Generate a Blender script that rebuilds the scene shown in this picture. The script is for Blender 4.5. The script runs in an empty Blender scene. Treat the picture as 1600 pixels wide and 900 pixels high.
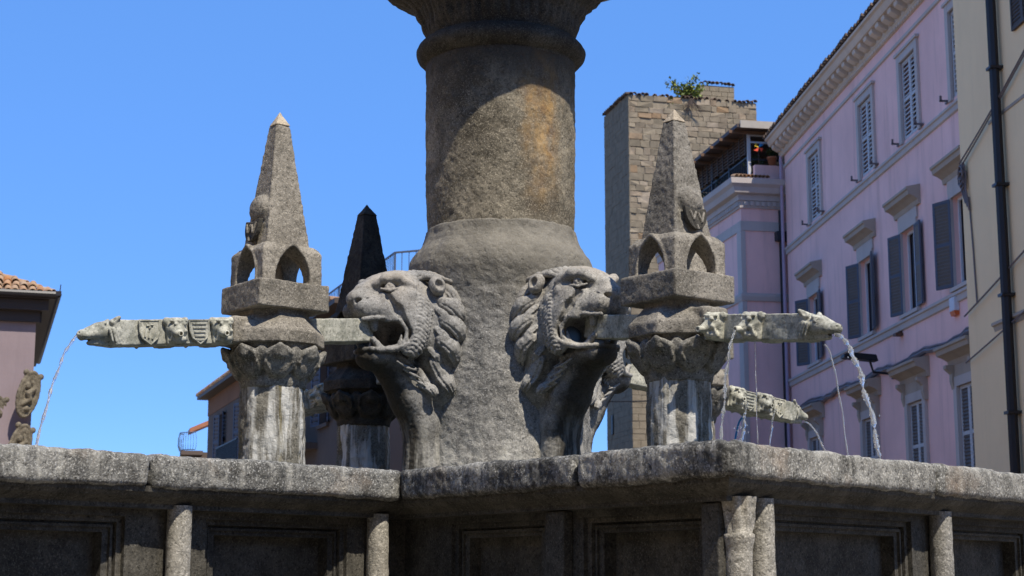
import bpy, bmesh, math, random
import numpy as np
from mathutils import Vector, Matrix

rnd = random.Random(7)
S = bpy.context.scene
COL = S.collection
R_ = math.radians

# ------------------------------------------------------------------ camera
EYE = Vector((0.0, 0.0, 1.6))
cam_d = bpy.data.cameras.new('camera')
cam_d.sensor_width = 36.0
cam_d.lens = 2594.0 / 1600.0 * 36.0
cam_d.clip_start = 0.1
cam_d.clip_end = 3000.0
cam_d.dof.use_dof = True
cam_d.dof.focus_distance = 9.6
cam_d.dof.aperture_fstop = 7.1
cam = bpy.data.objects.new('camera', cam_d)
cam.location = EYE
cam.rotation_euler = (R_(90 + 10.176), 0, 0)
COL.objects.link(cam)
S.camera = cam

# ------------------------------------------------------------------ world, sun
SUN_AZ, SUN_EL = R_(33.0), R_(56.5)          # azimuth: to the right of straight behind the camera
sun_dir = Vector((math.sin(SUN_AZ) * math.cos(SUN_EL), -math.cos(SUN_AZ) * math.cos(SUN_EL), math.sin(SUN_EL)))
W = bpy.data.worlds.new('World')
S.world = W
W.use_nodes = True
wn = W.node_tree
for n in list(wn.nodes):
    wn.nodes.remove(n)
sky = wn.nodes.new('ShaderNodeTexSky')
sky.sky_type = 'NISHITA'
sky.sun_disc = False
sky.sun_elevation = SUN_EL
sky.sun_rotation = math.atan2(sun_dir.x, sun_dir.y)
sky.altitude = 4000.0
sky.air_density = 1.0
sky.dust_density = 0.0
sky.ozone_density = 10.0
hs = wn.nodes.new('ShaderNodeMix')            # evens out the clear sky towards one deep blue
hs.data_type = 'RGBA'
hs.inputs[0].default_value = 0.45
hs.inputs[7].default_value = (1.10, 3.15, 8.2, 1.0)
bg = wn.nodes.new('ShaderNodeBackground')
bg.inputs['Strength'].default_value = 0.14
wo = wn.nodes.new('ShaderNodeOutputWorld')
wn.links.new(sky.outputs[0], hs.inputs[6])
wn.links.new(hs.outputs[2], bg.inputs['Color'])
wn.links.new(bg.outputs[0], wo.inputs['Surface'])

sd = bpy.data.lights.new('sun', 'SUN')
sd.energy = 5.0
sd.angle = R_(0.53)
sd.color = (1.0, 0.925, 0.80)
sun = bpy.data.objects.new('sun', sd)
sun.rotation_euler = sun_dir.to_track_quat('Z', 'Y').to_euler()
sun.location = (10, -20, 30)
COL.objects.link(sun)

vs = S.view_settings
vs.view_transform = 'Standard'
vs.look = 'None'
vs.exposure = 0.28
vs.gamma = 1.0
vs.use_curve_mapping = False
S.cycles.max_bounces = 8
S.cycles.transmission_bounces = 8
S.cycles.use_denoising = True

# ------------------------------------------------------------------ object helpers
def link(o, parent=None):
    COL.objects.link(o)
    if parent is not None:
        o.parent = parent
    return o

def tag(o, label=None, cat=None, group=None, kind=None):
    if label: o['label'] = label
    if cat: o['category'] = cat
    if group: o['group'] = group
    if kind: o['kind'] = kind
    return o

def empty(name, loc=(0, 0, 0), rz=0.0, label=None, cat=None, group=None, ry=0.0):
    o = bpy.data.objects.new(name, None)
    o.empty_display_size = 0.2
    o.location = loc
    o.rotation_euler = (0, ry, rz)
    link(o)
    return tag(o, label, cat, group)

def np_mesh(name, V, F, mat, smooth=False):
    me = bpy.data.meshes.new(name)
    V = np.asarray(V, np.float32)
    F = np.asarray(F, np.int32)
    k = F.shape[1]
    me.vertices.add(len(V)); me.vertices.foreach_set('co', V.ravel())
    me.loops.add(F.size); me.loops.foreach_set('vertex_index', F.ravel())
    me.polygons.add(len(F))
    me.polygons.foreach_set('loop_start', np.arange(0, F.size, k, dtype=np.int32))
    me.update(calc_edges=True)
    me.validate()
    if smooth:
        me.polygons.foreach_set('use_smooth', np.ones(len(me.polygons), bool))
    if mat: me.materials.append(mat)
    return me

def mesh_obj(name, me, parent=None, loc=(0, 0, 0), rot=(0, 0, 0)):
    o = bpy.data.objects.new(name, me)
    o.location = loc; o.rotation_euler = rot
    return link(o, parent)

def copy_tree(o, parent=None):
    c = o.copy()
    COL.objects.link(c)
    if parent is not None: c.parent = parent
    for ch in list(o.children):
        copy_tree(ch, c)
    return c

class MB:
    """collects simple pieces, then builds ONE mesh object"""
    def __init__(s): s.v = []; s.f = []
    def add(s, vs_, fs):
        o = len(s.v); s.v += [tuple(p) for p in vs_]; s.f += [tuple(i + o for i in f) for f in fs]; return s
    def box(s, x0, x1, y0, y1, z0, z1, M=None):
        p = [Vector((x, y, z)) for z in (z0, z1) for y in (y0, y1) for x in (x0, x1)]
        if M: p = [M @ q for q in p]
        return s.add(p, [(0, 2, 3, 1), (4, 5, 7, 6), (0, 1, 5, 4), (2, 6, 7, 3), (0, 4, 6, 2), (1, 3, 7, 5)])
    def quad(s, a, b, c, d): return s.add([a, b, c, d], [(0, 1, 2, 3)])
    def prism(s, poly, fn, t0, t1):
        """poly list of 2D points, fn(p,q,t)->3D"""
        n = len(poly)
        v = [fn(p[0], p[1], t0) for p in poly] + [fn(p[0], p[1], t1) for p in poly]
        f = [tuple(range(n))[::-1], tuple(range(n, 2 * n))] + [(i, (i + 1) % n, (i + 1) % n + n, i + n) for i in range(n)]
        return s.add(v, f)
    def tube(s, path, r, n=8, cap=True):
        path = [Vector(p) for p in path]; o = len(s.v)
        for i, p in enumerate(path):
            a = path[max(i - 1, 0)]; b = path[min(i + 1, len(path) - 1)]
            t = (b - a).normalized()
            u = t.cross(Vector((0, 0, 1)))
            if u.length < 1e-3: u = t.cross(Vector((1, 0, 0)))
            u.normalize(); w = u.cross(t)
            rr = r[i] if isinstance(r, (list, tuple)) else r
            for k in range(n):
                an = 2 * math.pi * k / n
                s.v.append(tuple(p + u * (rr * math.cos(an)) + w * (rr * math.sin(an))))
        for i in range(len(path) - 1):
            for k in range(n):
                k2 = (k + 1) % n
                s.f.append((o + i * n + k, o + i * n + k2, o + (i + 1) * n + k2, o + (i + 1) * n + k))
        if cap:
            s.f.append(tuple(o + k for k in range(n))[::-1])
            s.f.append(tuple(o + (len(path) - 1) * n + k for k in range(n)))
        return s
    def mesh(s, name, mat, smooth=False):
        me = bpy.data.meshes.new(name)
        me.from_pydata(s.v, [], s.f)
        bm = bmesh.new(); bm.from_mesh(me)
        bmesh.ops.recalc_face_normals(bm, faces=bm.faces)
        bm.to_mesh(me); bm.free()
        if smooth:
            me.polygons.foreach_set('use_smooth', np.ones(len(me.polygons), bool))
        if mat: me.materials.append(mat)
        me.update()
        return me
    def build(s, name, mat, parent=None, smooth=False, bevel=0.0, **k):
        o = mesh_obj(name, s.mesh(name, mat, smooth), parent, **k)
        if bevel:
            b = o.modifiers.new('bevel', 'BEVEL'); b.width = bevel; b.segments = 2; b.limit_method = 'ANGLE'
        return o

# ------------------------------------------------------------------ numpy noise + signed distance grids
def _hash(ix, iy, iz, seed):
    h = (ix.astype(np.uint32) * np.uint32(374761393) + iy.astype(np.uint32) * np.uint32(668265263)
         + iz.astype(np.uint32) * np.uint32(2147483647) + np.uint32((seed * 1274126177) & 0xffffffff))
    h = (h ^ (h >> np.uint32(13))) * np.uint32(1274126177)
    h = h ^ (h >> np.uint32(16))
    return (h & np.uint32(0xffff)).astype(np.float32) / 32767.5 - 1.0

def vnoise(P, scale, seed=0):
    q = np.asarray(P, np.float32) * scale + 1000.0
    i = np.floor(q).astype(np.int64); f = (q - i).astype(np.float32)
    f = f * f * (3 - 2 * f)
    x, y, z = i[..., 0], i[..., 1], i[..., 2]
    r = 0
    for dx in (0, 1):
        for dy in (0, 1):
            for dz in (0, 1):
                w = (f[..., 0] if dx else 1 - f[..., 0]) * (f[..., 1] if dy else 1 - f[..., 1]) * (f[..., 2] if dz else 1 - f[..., 2])
                r = r + w * _hash(x + dx, y + dy, z + dz, seed)
    return r

def fbm(P, scale, oct=3, seed=0):
    r = 0; a = 1.0
    for o in range(oct):
        r = r + a * vnoise(P, scale * 2.03 ** o, seed + o * 17); a *= 0.5
    return r

def displace(me, spec):
    """spec: list of (scale, amplitude, octaves, seed)"""
    n = len(me.vertices)
    co = np.empty(n * 3, np.float32); me.vertices.foreach_get('co', co); co = co.reshape(-1, 3)
    no = np.empty(n * 3, np.float32); me.vertices.foreach_get('normal', no); no = no.reshape(-1, 3)
    d = 0
    for sc, am, oc, se in spec:
        d = d + am * fbm(co, sc, oc, se)
    me.vertices.foreach_set('co', (co + no * d[:, None]).ravel())
    me.update()
    return me

def rotm(rx=0, ry=0, rz=0):
    return np.array(Matrix.Rotation(rz, 3, 'Z') @ Matrix.Rotation(ry, 3, 'Y') @ Matrix.Rotation(rx, 3, 'X'), np.float32)

class Grid:
    def __init__(s, lo, hi, h):
        s.lo = np.array(lo, np.float32); s.h = h
        s.n = np.ceil((np.array(hi) - s.lo) / h).astype(int) + 1
        s.D = np.full(s.n, 0.3, np.float32)
        s.ax = [s.lo[i] + h * np.arange(s.n[i], dtype=np.float32) for i in range(3)]
    def _sl(s, c, ext):
        a = np.clip(np.floor((np.array(c) - ext - s.lo) / s.h).astype(int), 0, s.n)
        b = np.clip(np.ceil((np.array(c) + ext - s.lo) / s.h).astype(int) + 1, 0, s.n)
        sl = tuple(slice(a[i], b[i]) for i in range(3))
        X, Y, Z = np.meshgrid(*[s.ax[i][sl[i]] for i in range(3)], indexing='ij')
        return sl, np.stack([X, Y, Z], -1)
    def op(s, sl, d, mode, k):
        A = s.D[sl]
        if A.size == 0: return
        if mode == 'u':
            if k > 0:
                hh = np.clip(0.5 + 0.5 * (A - d) / k, 0, 1); s.D[sl] = A * (1 - hh) + d * hh - k * hh * (1 - hh)
            else: s.D[sl] = np.minimum(A, d)
        else:
            d = -d
            if k > 0:
                hh = np.clip(0.5 - 0.5 * (A - d) / k, 0, 1); s.D[sl] = A * (1 - hh) + d * hh + k * hh * (1 - hh)
            else: s.D[sl] = np.maximum(A, d)
    def ell(s, c, r, k=0.03, mode='u', rot=None):
        r = np.array(r, np.float32); e = float(r.max()) + k + 0.03
        sl, P = s._sl(c, e)
        p = P - np.array(c, np.float32)
        if rot is not None: p = p @ rot
        k0 = np.linalg.norm(p / r, axis=-1); k1 = np.linalg.norm(p / (r * r), axis=-1) + 1e-9
        s.op(sl, k0 * (k0 - 1) / k1, mode, k)
    def cap(s, a, b, ra, rb=None, k=0.02, mode='u'):
        rb = ra if rb is None else rb
        a = np.array(a, np.float32); b = np.array(b, np.float32)
        c = (a + b) / 2; e = np.abs(b - a) / 2 + max(ra, rb) + k + 0.02
        sl, P = s._sl(c, e)
        p = P - a; ba = b - a
        t = np.clip((p @ ba) / (ba @ ba + 1e-12), 0, 1)
        d = np.linalg.norm(p - t[..., None] * ba, axis=-1) - (ra + (rb - ra) * t)
        s.op(sl, d, mode, k)
    def chain(s, pts, rs, k=0.02, mode='u'):
        for i in range(len(pts) - 1):
            s.cap(pts[i], pts[i + 1], rs[i], rs[i + 1], k, mode)
    def box(s, c, half, rd=0.01, k=0.02, mode='u', rot=None):
        half = np.array(half, np.float32); e = float(np.linalg.norm(half)) + k + 0.02 if rot is not None else half + k + 0.03
        sl, P = s._sl(c, e)
        p = P - np.array(c, np.float32)
        if rot is not None: p = p @ rot
        q = np.abs(p) - (half - rd)
        d = np.linalg.norm(np.maximum(q, 0), axis=-1) + np.minimum(q.max(-1), 0) - rd
        s.op(sl, d, mode, k)
    def fn(s, f, mode='u', k=0.0):
        sl, P = s._sl((s.lo + s.h * s.n / 2), s.h * s.n)
        s.op(sl, f(P[..., 0], P[..., 1], P[..., 2]).astype(np.float32), mode, k)
    def surf_y(s, x, z):
        """largest y inside the solid on the line (x, ., z)"""
        i = int(round((x - s.lo[0]) / s.h)); k = int(round((z - s.lo[2]) / s.h))
        i = min(max(i, 0), s.n[0] - 1); k = min(max(k, 0), s.n[2] - 1)
        col = np.where(s.D[i, :, k] < 0)[0]
        return float(s.ax[1][col[-1]]) if len(col) else 0.0
    def mesh(s, name, mat, spec=()):
        D = s.D
        D[0] = D[-1] = 0.3; D[:, 0] = D[:, -1] = 0.3; D[:, :, 0] = D[:, :, -1] = 0.3
        I = D < 0
        c = np.zeros(np.array(D.shape) - 1, np.int8)
        for dx in (0, 1):
            for dy in (0, 1):
                for dz in (0, 1):
                    c += I[dx:D.shape[0] - 1 + dx, dy:D.shape[1] - 1 + dy, dz:D.shape[2] - 1 + dz]
        mx = (c > 0) & (c < 8)
        ijk = np.argwhere(mx)
        idx = np.full(mx.shape, -1, np.int32); idx[mx] = np.arange(len(ijk))
        acc = np.zeros((len(ijk), 3), np.float32); cnt = np.zeros(len(ijk), np.float32)
        cor = [(a, b, d) for a in (0, 1) for b in (0, 1) for d in (0, 1)]
        val = {q: D[ijk[:, 0] + q[0], ijk[:, 1] + q[1], ijk[:, 2] + q[2]] for q in cor}
        for q in cor:
            for a in range(3):
                if q[a] == 0:
                    q2 = list(q); q2[a] = 1; q2 = tuple(q2)
                    d0, d1 = val[q], val[q2]
                    m = (d0 < 0) != (d1 < 0)
                    t = np.where(m, d0 / (d0 - d1 + 1e-20), 0)
                    for ax in range(3):
                        acc[:, ax] += np.where(m, q[ax] + (t if ax == a else 0), 0)
                    cnt += m
        V = s.lo + s.h * (ijk + acc / np.maximum(cnt, 1)[:, None])
        F = []
        for a in range(3):
            b, d = (a + 1) % 3, (a + 2) % 3
            s0 = [slice(None)] * 3; s1 = [slice(None)] * 3
            s0[a] = slice(0, -1); s1[a] = slice(1, None)
            x = I[tuple(s0)] != I[tuple(s1)]
            e = np.argwhere(x)
            e = e[(e[:, b] > 0) & (e[:, d] > 0) & (e[:, b] < D.shape[b] - 1) & (e[:, d] < D.shape[d] - 1)]
            ins = I[e[:, 0], e[:, 1], e[:, 2]]
            def cell(ob, od):
                q = e.copy(); q[:, b] += ob; q[:, d] += od
                return idx[q[:, 0], q[:, 1], q[:, 2]]
            Q = np.stack([cell(-1, -1), cell(0, -1), cell(0, 0), cell(-1, 0)], -1)
            Q[~ins] = Q[~ins][:, ::-1]
            F.append(Q)
        F = np.concatenate(F)
        me = np_mesh(name, V, F, mat, True)
        if spec: displace(me, spec)
        return me

def lathe_mesh(name, prof, mat, nseg=160, spec=(), mod=None, close=True):
    prof = np.array(prof, np.float32)
    th = np.linspace(0, 2 * np.pi, nseg, endpoint=False)
    T, Rr = np.meshgrid(th, prof[:, 0]); _, Z = np.meshgrid(th, prof[:, 1])
    if mod is not None: Rr = mod(T, Rr, Z)
    V = np.stack([Rr * np.cos(T), Rr * np.sin(T), Z], -1).reshape(-1, 3)
    m = len(prof)
    i, j = np.meshgrid(np.arange(m - 1), np.arange(nseg), indexing='ij')
    j2 = (j + 1) % nseg
    F = np.stack([i * nseg + j, i * nseg + j2, (i + 1) * nseg + j2, (i + 1) * nseg + j], -1).reshape(-1, 4)
    me = np_mesh(name, V, F, mat, True)
    if spec: displace(me, spec)
    return me

def dense(prof, step):
    out = [prof[0]]
    for a, b in zip(prof, prof[1:]):
        n = max(1, int(math.hypot(b[0] - a[0], b[1] - a[1]) / step))
        for k in range(1, n + 1):
            out.append((a[0] + (b[0] - a[0]) * k / n, a[1] + (b[1] - a[1]) * k / n))
    return out

# ------------------------------------------------------------------ materials
class NT:
    def __init__(s, name, rough=0.85, spec=0.25):
        s.m = bpy.data.materials.new(name); s.m.use_nodes = True
        s.t = s.m.node_tree
        s.b = s.t.nodes['Principled BSDF']
        s.b.inputs['Roughness'].default_value = rough
        s.b.inputs['Specular IOR Level'].default_value = spec
        s.geo = s.t.nodes.new('ShaderNodeNewGeometry')
        s.P = s.geo.outputs['Position']
    def n(s, kind, **kw):
        q = s.t.nodes.new(kind)
        for k, v in kw.items(): setattr(q, k, v)
        return q
    def l(s, a, b): s.t.links.new(a, b)
    def objc(s):
        return s.n('ShaderNodeTexCoord').outputs['Object']
    def mapv(s, vec, scale=(1, 1, 1), rot=(0, 0, 0)):
        m = s.n('ShaderNodeMapping'); s.l(vec, m.inputs['Vector'])
        m.inputs['Scale'].default_value = scale; m.inputs['Rotation'].default_value = rot
        return m.outputs[0]
    def noise(s, scale, detail=6, rough=0.55, vec=None, dist=0.0):
        q = s.n('ShaderNodeTexNoise'); q.inputs['Scale'].default_value = scale
        q.inputs['Detail'].default_value = detail; q.inputs['Roughness'].default_value = rough
        q.inputs['Distortion'].default_value = dist
        s.l(vec or s.P, q.inputs['Vector']); return q.outputs['Fac']
    def voro(s, scale, vec=None, feature='F1'):
        q = s.n('ShaderNodeTexVoronoi', feature=feature); q.inputs['Scale'].default_value = scale
        s.l(vec or s.P, q.inputs['Vector']); return q.outputs['Distance']
    def ramp(s, fac, stops):
        q = s.n('ShaderNodeValToRGB'); s.l(fac, q.inputs[0])
        e = q.color_ramp.elements
        while len(e) < len(stops): e.new(0.5)
        for el, (p, c) in zip(e, stops):
            el.position = p
            el.color = (c, c, c, 1) if isinstance(c, (int, float)) else (*c, 1)
        return q.outputs[0]
    def math(s, op, a, b=None, c=None, clamp=False):
        q = s.n('ShaderNodeMath', operation=op); q.use_clamp = clamp
        for i, x in enumerate((a, b, c)):
            if x is None: continue
            if isinstance(x, (int, float)): q.inputs[i].default_value = x
            else: s.l(x, q.inputs[i])
        return q.outputs[0]
    def mix(s, fac, a, b, blend='MIX'):
        q = s.n('ShaderNodeMix', data_type='RGBA', blend_type=blend)
        ins = {'f': q.inputs[0], 'a': q.inputs[6], 'b': q.inputs[7]}
        for k, x in (('f', fac), ('a', a), ('b', b)):
            if isinstance(x, (int, float)): ins[k].default_value = x
            elif isinstance(x, tuple): ins[k].default_value = (*x, 1)
            else: s.l(x, ins[k])
        return q.outputs[2]
    def sep(s, vec):
        q = s.n('ShaderNodeSeparateXYZ'); s.l(vec, q.inputs[0]); return q.outputs
    def bump(s, h, strength=0.5, dist=0.01, prev=None):
        q = s.n('ShaderNodeBump'); q.inputs['Strength'].default_value = strength; q.inputs['Distance'].default_value = dist
        s.l(h, q.inputs['Height'])
        if prev is not None: s.l(prev, q.inputs['Normal'])
        return q.outputs[0]
    def done(s, color, normal=None):
        if isinstance(color, tuple): s.b.inputs['Base Color'].default_value = (*color, 1)
        else: s.l(color, s.b.inputs['Base Color'])
        if normal is not None: s.l(normal, s.b.inputs['Normal'])
        return s.m

def stone(name, dark, light, blot=3.0, speck=0.5, bump=0.7, bscale=75, extra=None, lich=0.35, dist=0.0055, local=False):
    t = NT(name)
    vec = t.objc() if local else t.P
    big = t.noise(blot, 7, 0.62, vec)
    c = t.mix(t.ramp(big, [(0.32, 0.0), (0.68, 1.0)]), dark, light)
    # pale and dark mineral flecks of volcanic stone
    fl = t.noise(105, 3, 0.65, vec)
    c = t.mix(t.math('MULTIPLY', t.ramp(fl, [(0.53, 0.0), (0.63, 1.0)]), speck), c, tuple(min(1, x * 1.7 + 0.03) for x in light))
    pit = t.noise(62, 5, 0.7, t.mapv(vec, (1, 1, 1), (0.6, 0.3, 0.2)))
    c = t.mix(t.math('MULTIPLY', t.ramp(pit, [(0.34, 1.0), (0.47, 0.0)]), 0.85), c, tuple(x * 0.35 for x in dark))
    md = t.noise(24, 6, 0.7, t.mapv(vec, (1, 1, 1), (0.1, 0.9, 0.4)))
    c = t.mix(t.math('MULTIPLY', t.ramp(md, [(0.36, 1.0), (0.5, 0.0)]), 0.45), c, tuple(x * 0.6 for x in dark))
    lc = t.noise(7, 8, 0.72, t.mapv(vec, (1, 1, 0.8), (0.2, 0.5, 0.9)), 0.4)
    c = t.mix(t.math('MULTIPLY', t.ramp(lc, [(0.52, 0.0), (0.62, 1.0)]), lich), c, tuple(x * 0.6 for x in dark))
    oi = t.n('ShaderNodeObjectInfo')
    c = t.mix(0.55, c, t.ramp(oi.outputs['Random'], [(0.0, (0.72, 0.72, 0.72)), (0.5, (1.0, 0.98, 0.94)), (1.0, (1.25, 1.2, 1.1))]), 'MULTIPLY')
    if extra: c = extra(t, c, vec)
    nb = t.bump(t.noise(bscale, 6, 0.7, vec), bump, dist)
    nb = t.bump(t.ramp(t.noise(bscale * 0.55, 3, 0.6, t.mapv(vec, (1, 1, 1), (0.3, 0.8, 0.1))), [(0.3, 0.0), (0.48, 1.0)]), bump * 0.6, dist * 0.8, nb)
    return t.done(c, nb)

DK, LT = (0.075, 0.070, 0.060), (0.29, 0.275, 0.24)

def column_extra(t, c, vec):
    x, y, z = t.sep(vec)
    # rust run down the shaft
    wob = t.noise(4.0, 4, 0.6, vec)
    ang = t.math('ARCTAN2', x, t.math('MULTIPLY', y, -1.0))
    off = t.math('ADD', t.math('SUBTRACT', ang, 0.56), t.math('MULTIPLY', t.math('SUBTRACT', wob, 0.5), 0.9))
    m = t.math('SUBTRACT', 1.0, t.math('MULTIPLY', t.math('ABSOLUTE', off), 2.7), clamp=True)
    zr = t.ramp(t.math('MULTIPLY', t.math('SUBTRACT', z, 3.7), 0.72), [(0.18, 0.05), (0.36, 0.45), (0.62, 1.0), (0.97, 0.9)])
    m = t.math('MULTIPLY', m, zr)
    m = t.math('MULTIPLY', m, t.ramp(t.noise(11, 5, 0.7, t.mapv(vec, (1, 1, 0.5))), [(0.35, 0.25), (0.62, 1.0)]))
    c = t.mix(t.math('MULTIPLY', m, 1.0, clamp=True), c, t.mix(t.ramp(t.noise(10, 5, 0.6, vec), [(0.35, 0.0), (0.6, 1.0)]), (0.13, 0.065, 0.03), (0.42, 0.25, 0.085)))
    # capital's shade painted into the upper shaft as a sooty tone
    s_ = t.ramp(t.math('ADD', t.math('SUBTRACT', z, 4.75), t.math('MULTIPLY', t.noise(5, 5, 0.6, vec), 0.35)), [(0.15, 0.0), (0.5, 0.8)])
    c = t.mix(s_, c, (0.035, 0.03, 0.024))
    return c

def wet_extra(t, c, vec):
    x, y, z = t.sep(vec)
    # lime runs low down on the foot of the fountain, moss patches
    st = t.noise(5, 5, 0.6, t.mapv(vec, (3.2, 3.2, 0.5)))
    low = t.ramp(t.math('SUBTRACT', 3.0, z), [(0.25, 0.0), (0.85, 1.0)])
    c = t.mix(t.math('MULTIPLY', t.math('MULTIPLY', t.ramp(st, [(0.45, 0.0), (0.62, 1.0)]), low), 0.75), c, (0.56, 0.54, 0.48))
    up = t.ramp(t.math('ADD', t.math('SUBTRACT', z, 3.2), t.math('MULTIPLY', t.noise(4, 5, 0.6, vec), 0.5)), [(0.25, 0.0), (0.75, 0.8)])
    c = t.mix(up, c, t.mix(t.noise(9, 7, 0.7, vec), (0.075, 0.066, 0.050), (0.25, 0.225, 0.175)))
    ms = t.ramp(t.noise(7, 6, 0.7, vec), [(0.55, 0.0), (0.65, 1.0)])
    c = t.mix(t.math('MULTIPLY', t.math('MULTIPLY', ms, t.ramp(t.math('SUBTRACT', 2.62, z), [(0.1, 0.0), (0.4, 1.0)])), 0.7), c, (0.11, 0.09, 0.03))
    return c

def lion_extra(t, c, vec):
    x, y, z = t.sep(vec)
    # dark track: runs from the mouth over the chin and down the throat (object space of the head)
    wob = t.math('MULTIPLY', t.math('SUBTRACT', t.noise(6, 4, 0.6, vec), 0.5), 0.16)
    w = t.math('ADD', t.math('ABSOLUTE', y), wob)
    track = t.ramp(w, [(0.085, 1.0), (0.15, 0.0)])
    low = t.ramp(t.math('MULTIPLY', z, -1.0), [(0.07, 0.0), (0.14, 1.0)])
    front = t.ramp(x, [(0.52, 0.0), (0.66, 1.0)])
    m = t.math('MULTIPLY', t.math('MULTIPLY', track, low), front)
    c = t.mix(t.math('MULTIPLY', m, 0.9), c, (0.022, 0.018, 0.012))
    rust = t.math('MULTIPLY', t.ramp(t.math('ADD', t.math('ABSOLUTE', y), t.math('MULTIPLY', wob, 0.6)), [(0.05, 1.0), (0.11, 0.0)]), t.math('MULTIPLY', t.ramp(z, [(0.0, 0.0), (0.001, 0.0)]), 1.0))
    dust = t.ramp(t.noise(3.5, 5, 0.6, vec), [(0.42, 0.0), (0.62, 0.55)])
    c = t.mix(t.math('MULTIPLY', dust, t.ramp(z, [(0.1, 0.0), (0.4, 1.0)])), c, (0.36, 0.30, 0.23))
    st = t.noise(4, 5, 0.6, t.mapv(vec, (4, 4, 0.6)))
    lowp = t.ramp(t.math('MULTIPLY', z, -1.0), [(0.45, 0.0), (0.8, 1.0)])
    c = t.mix(t.math('MULTIPLY', t.math('MULTIPLY', t.ramp(st, [(0.46, 0.0), (0.6, 1.0)]), lowp), 0.55), c, (0.5, 0.48, 0.42))
    return c

def shaft_extra(t, c, vec):
    x, y, z = t.sep(vec)
    st = t.noise(3.0, 6, 0.6, t.mapv(vec, (3.5, 3.5, 0.35)))
    c = t.mix(t.math('MULTIPLY', t.ramp(st, [(0.47, 0.0), (0.56, 1.0)]), 0.85), c, (0.58, 0.57, 0.53))
    al = t.noise(3.0, 5, 0.6, t.mapv(vec, (4.5, 4.5, 0.3), (0.0, 0.0, 0.7)))
    c = t.mix(t.math('MULTIPLY', t.ramp(al, [(0.60, 0.0), (0.68, 1.0)]), 0.8), c, (0.12, 0.09, 0.015))
    return c

def coping_extra(t, c, vec):
    st = t.noise(3.0, 6, 0.65, t.mapv(vec, (5, 5, 0.8)))
    c = t.mix(t.math('MULTIPLY', t.ramp(st, [(0.5, 0.0), (0.66, 1.0)]), 0.45), c, (0.50, 0.48, 0.42))
    pk = t.ramp(t.noise(2.3, 5, 0.6, vec), [(0.55, 0.0), (0.7, 0.5)])
    c = t.mix(pk, c, (0.33, 0.25, 0.18))
    # shade of the right arm's side face painted in as a dark, flecked crust
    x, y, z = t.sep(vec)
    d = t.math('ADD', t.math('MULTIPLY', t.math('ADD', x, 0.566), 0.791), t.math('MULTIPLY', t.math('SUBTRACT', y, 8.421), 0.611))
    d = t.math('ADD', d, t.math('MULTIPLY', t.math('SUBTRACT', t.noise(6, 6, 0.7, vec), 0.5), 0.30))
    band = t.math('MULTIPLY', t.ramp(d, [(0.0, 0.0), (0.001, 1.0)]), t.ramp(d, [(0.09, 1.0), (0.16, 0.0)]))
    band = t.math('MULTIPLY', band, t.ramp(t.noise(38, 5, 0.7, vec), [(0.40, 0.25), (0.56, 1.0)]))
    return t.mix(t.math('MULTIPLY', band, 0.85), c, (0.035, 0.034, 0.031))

def beam_extra(t, c, vec):
    st = t.noise(12, 6, 0.7, vec)
    c = t.mix(t.math('MULTIPLY', t.ramp(st, [(0.5, 0.0), (0.6, 1.0)]), 0.6), c, (0.13, 0.135, 0.105))
    return c

M = {}
M['stone'] = stone('grey_peperino', DK, LT)
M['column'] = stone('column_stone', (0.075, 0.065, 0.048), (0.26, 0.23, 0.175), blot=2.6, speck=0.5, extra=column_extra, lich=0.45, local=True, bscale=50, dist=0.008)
M['foot'] = stone('column_foot_stone', (0.125, 0.122, 0.115), (0.335, 0.325, 0.305), blot=3.0, extra=wet_extra, lich=0.3, local=True, bscale=50, dist=0.009)
M['capital'] = stone('capital_stone', (0.03, 0.027, 0.022), (0.085, 0.077, 0.062), bump=0.5)
M['lion'] = stone('lion_stone', (0.17, 0.166, 0.157), (0.355, 0.345, 0.325), blot=4, speck=0.35, bump=0.5, extra=lion_extra, lich=0.15, local=True, bscale=90, dist=0.004)
M['obelisk'] = stone('obelisk_stone', (0.125, 0.113, 0.092), (0.325, 0.296, 0.25), blot=3.2, speck=0.4, bump=0.9, bscale=85, lich=0.22, local=False)
M['shade_soot'] = stone('shade_blackened_stone', (0.020, 0.018, 0.015), (0.075, 0.068, 0.056), blot=7, speck=0.15, lich=0.3)  # rear pillar's shadow, plus some grime, put into a darker stone
M['tip'] = stone('obelisk_tip_stone', (0.30, 0.25, 0.19), (0.44, 0.38, 0.29), blot=6, speck=0.3, lich=0.15)
M['shaft'] = stone('shaft_stone', (0.085, 0.078, 0.06), (0.25, 0.235, 0.20), blot=5, speck=0.4, bump=0.9, bscale=60, extra=shaft_extra, lich=0.25)
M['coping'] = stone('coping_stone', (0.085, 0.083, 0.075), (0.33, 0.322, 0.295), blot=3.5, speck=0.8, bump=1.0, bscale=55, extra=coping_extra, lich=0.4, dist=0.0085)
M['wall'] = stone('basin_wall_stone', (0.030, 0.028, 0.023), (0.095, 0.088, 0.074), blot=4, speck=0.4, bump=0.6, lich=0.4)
M['colonnette'] = stone('colonnette_stone', (0.20, 0.19, 0.165), (0.36, 0.34, 0.30), blot=5, speck=0.6, bump=0.8, bscale=60, lich=0.25)
M['beam'] = stone('spout_marble', (0.31, 0.305, 0.255), (0.55, 0.54, 0.46), blot=8, speck=0.2, bump=0.45, bscale=60, extra=beam_extra, lich=0.3, dist=0.004)
M['darkmouth'] = NT('black_mouth', 0.3, 0.5).done((0.012, 0.010, 0.008))  # near-black plate at the back of the mouth

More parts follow.
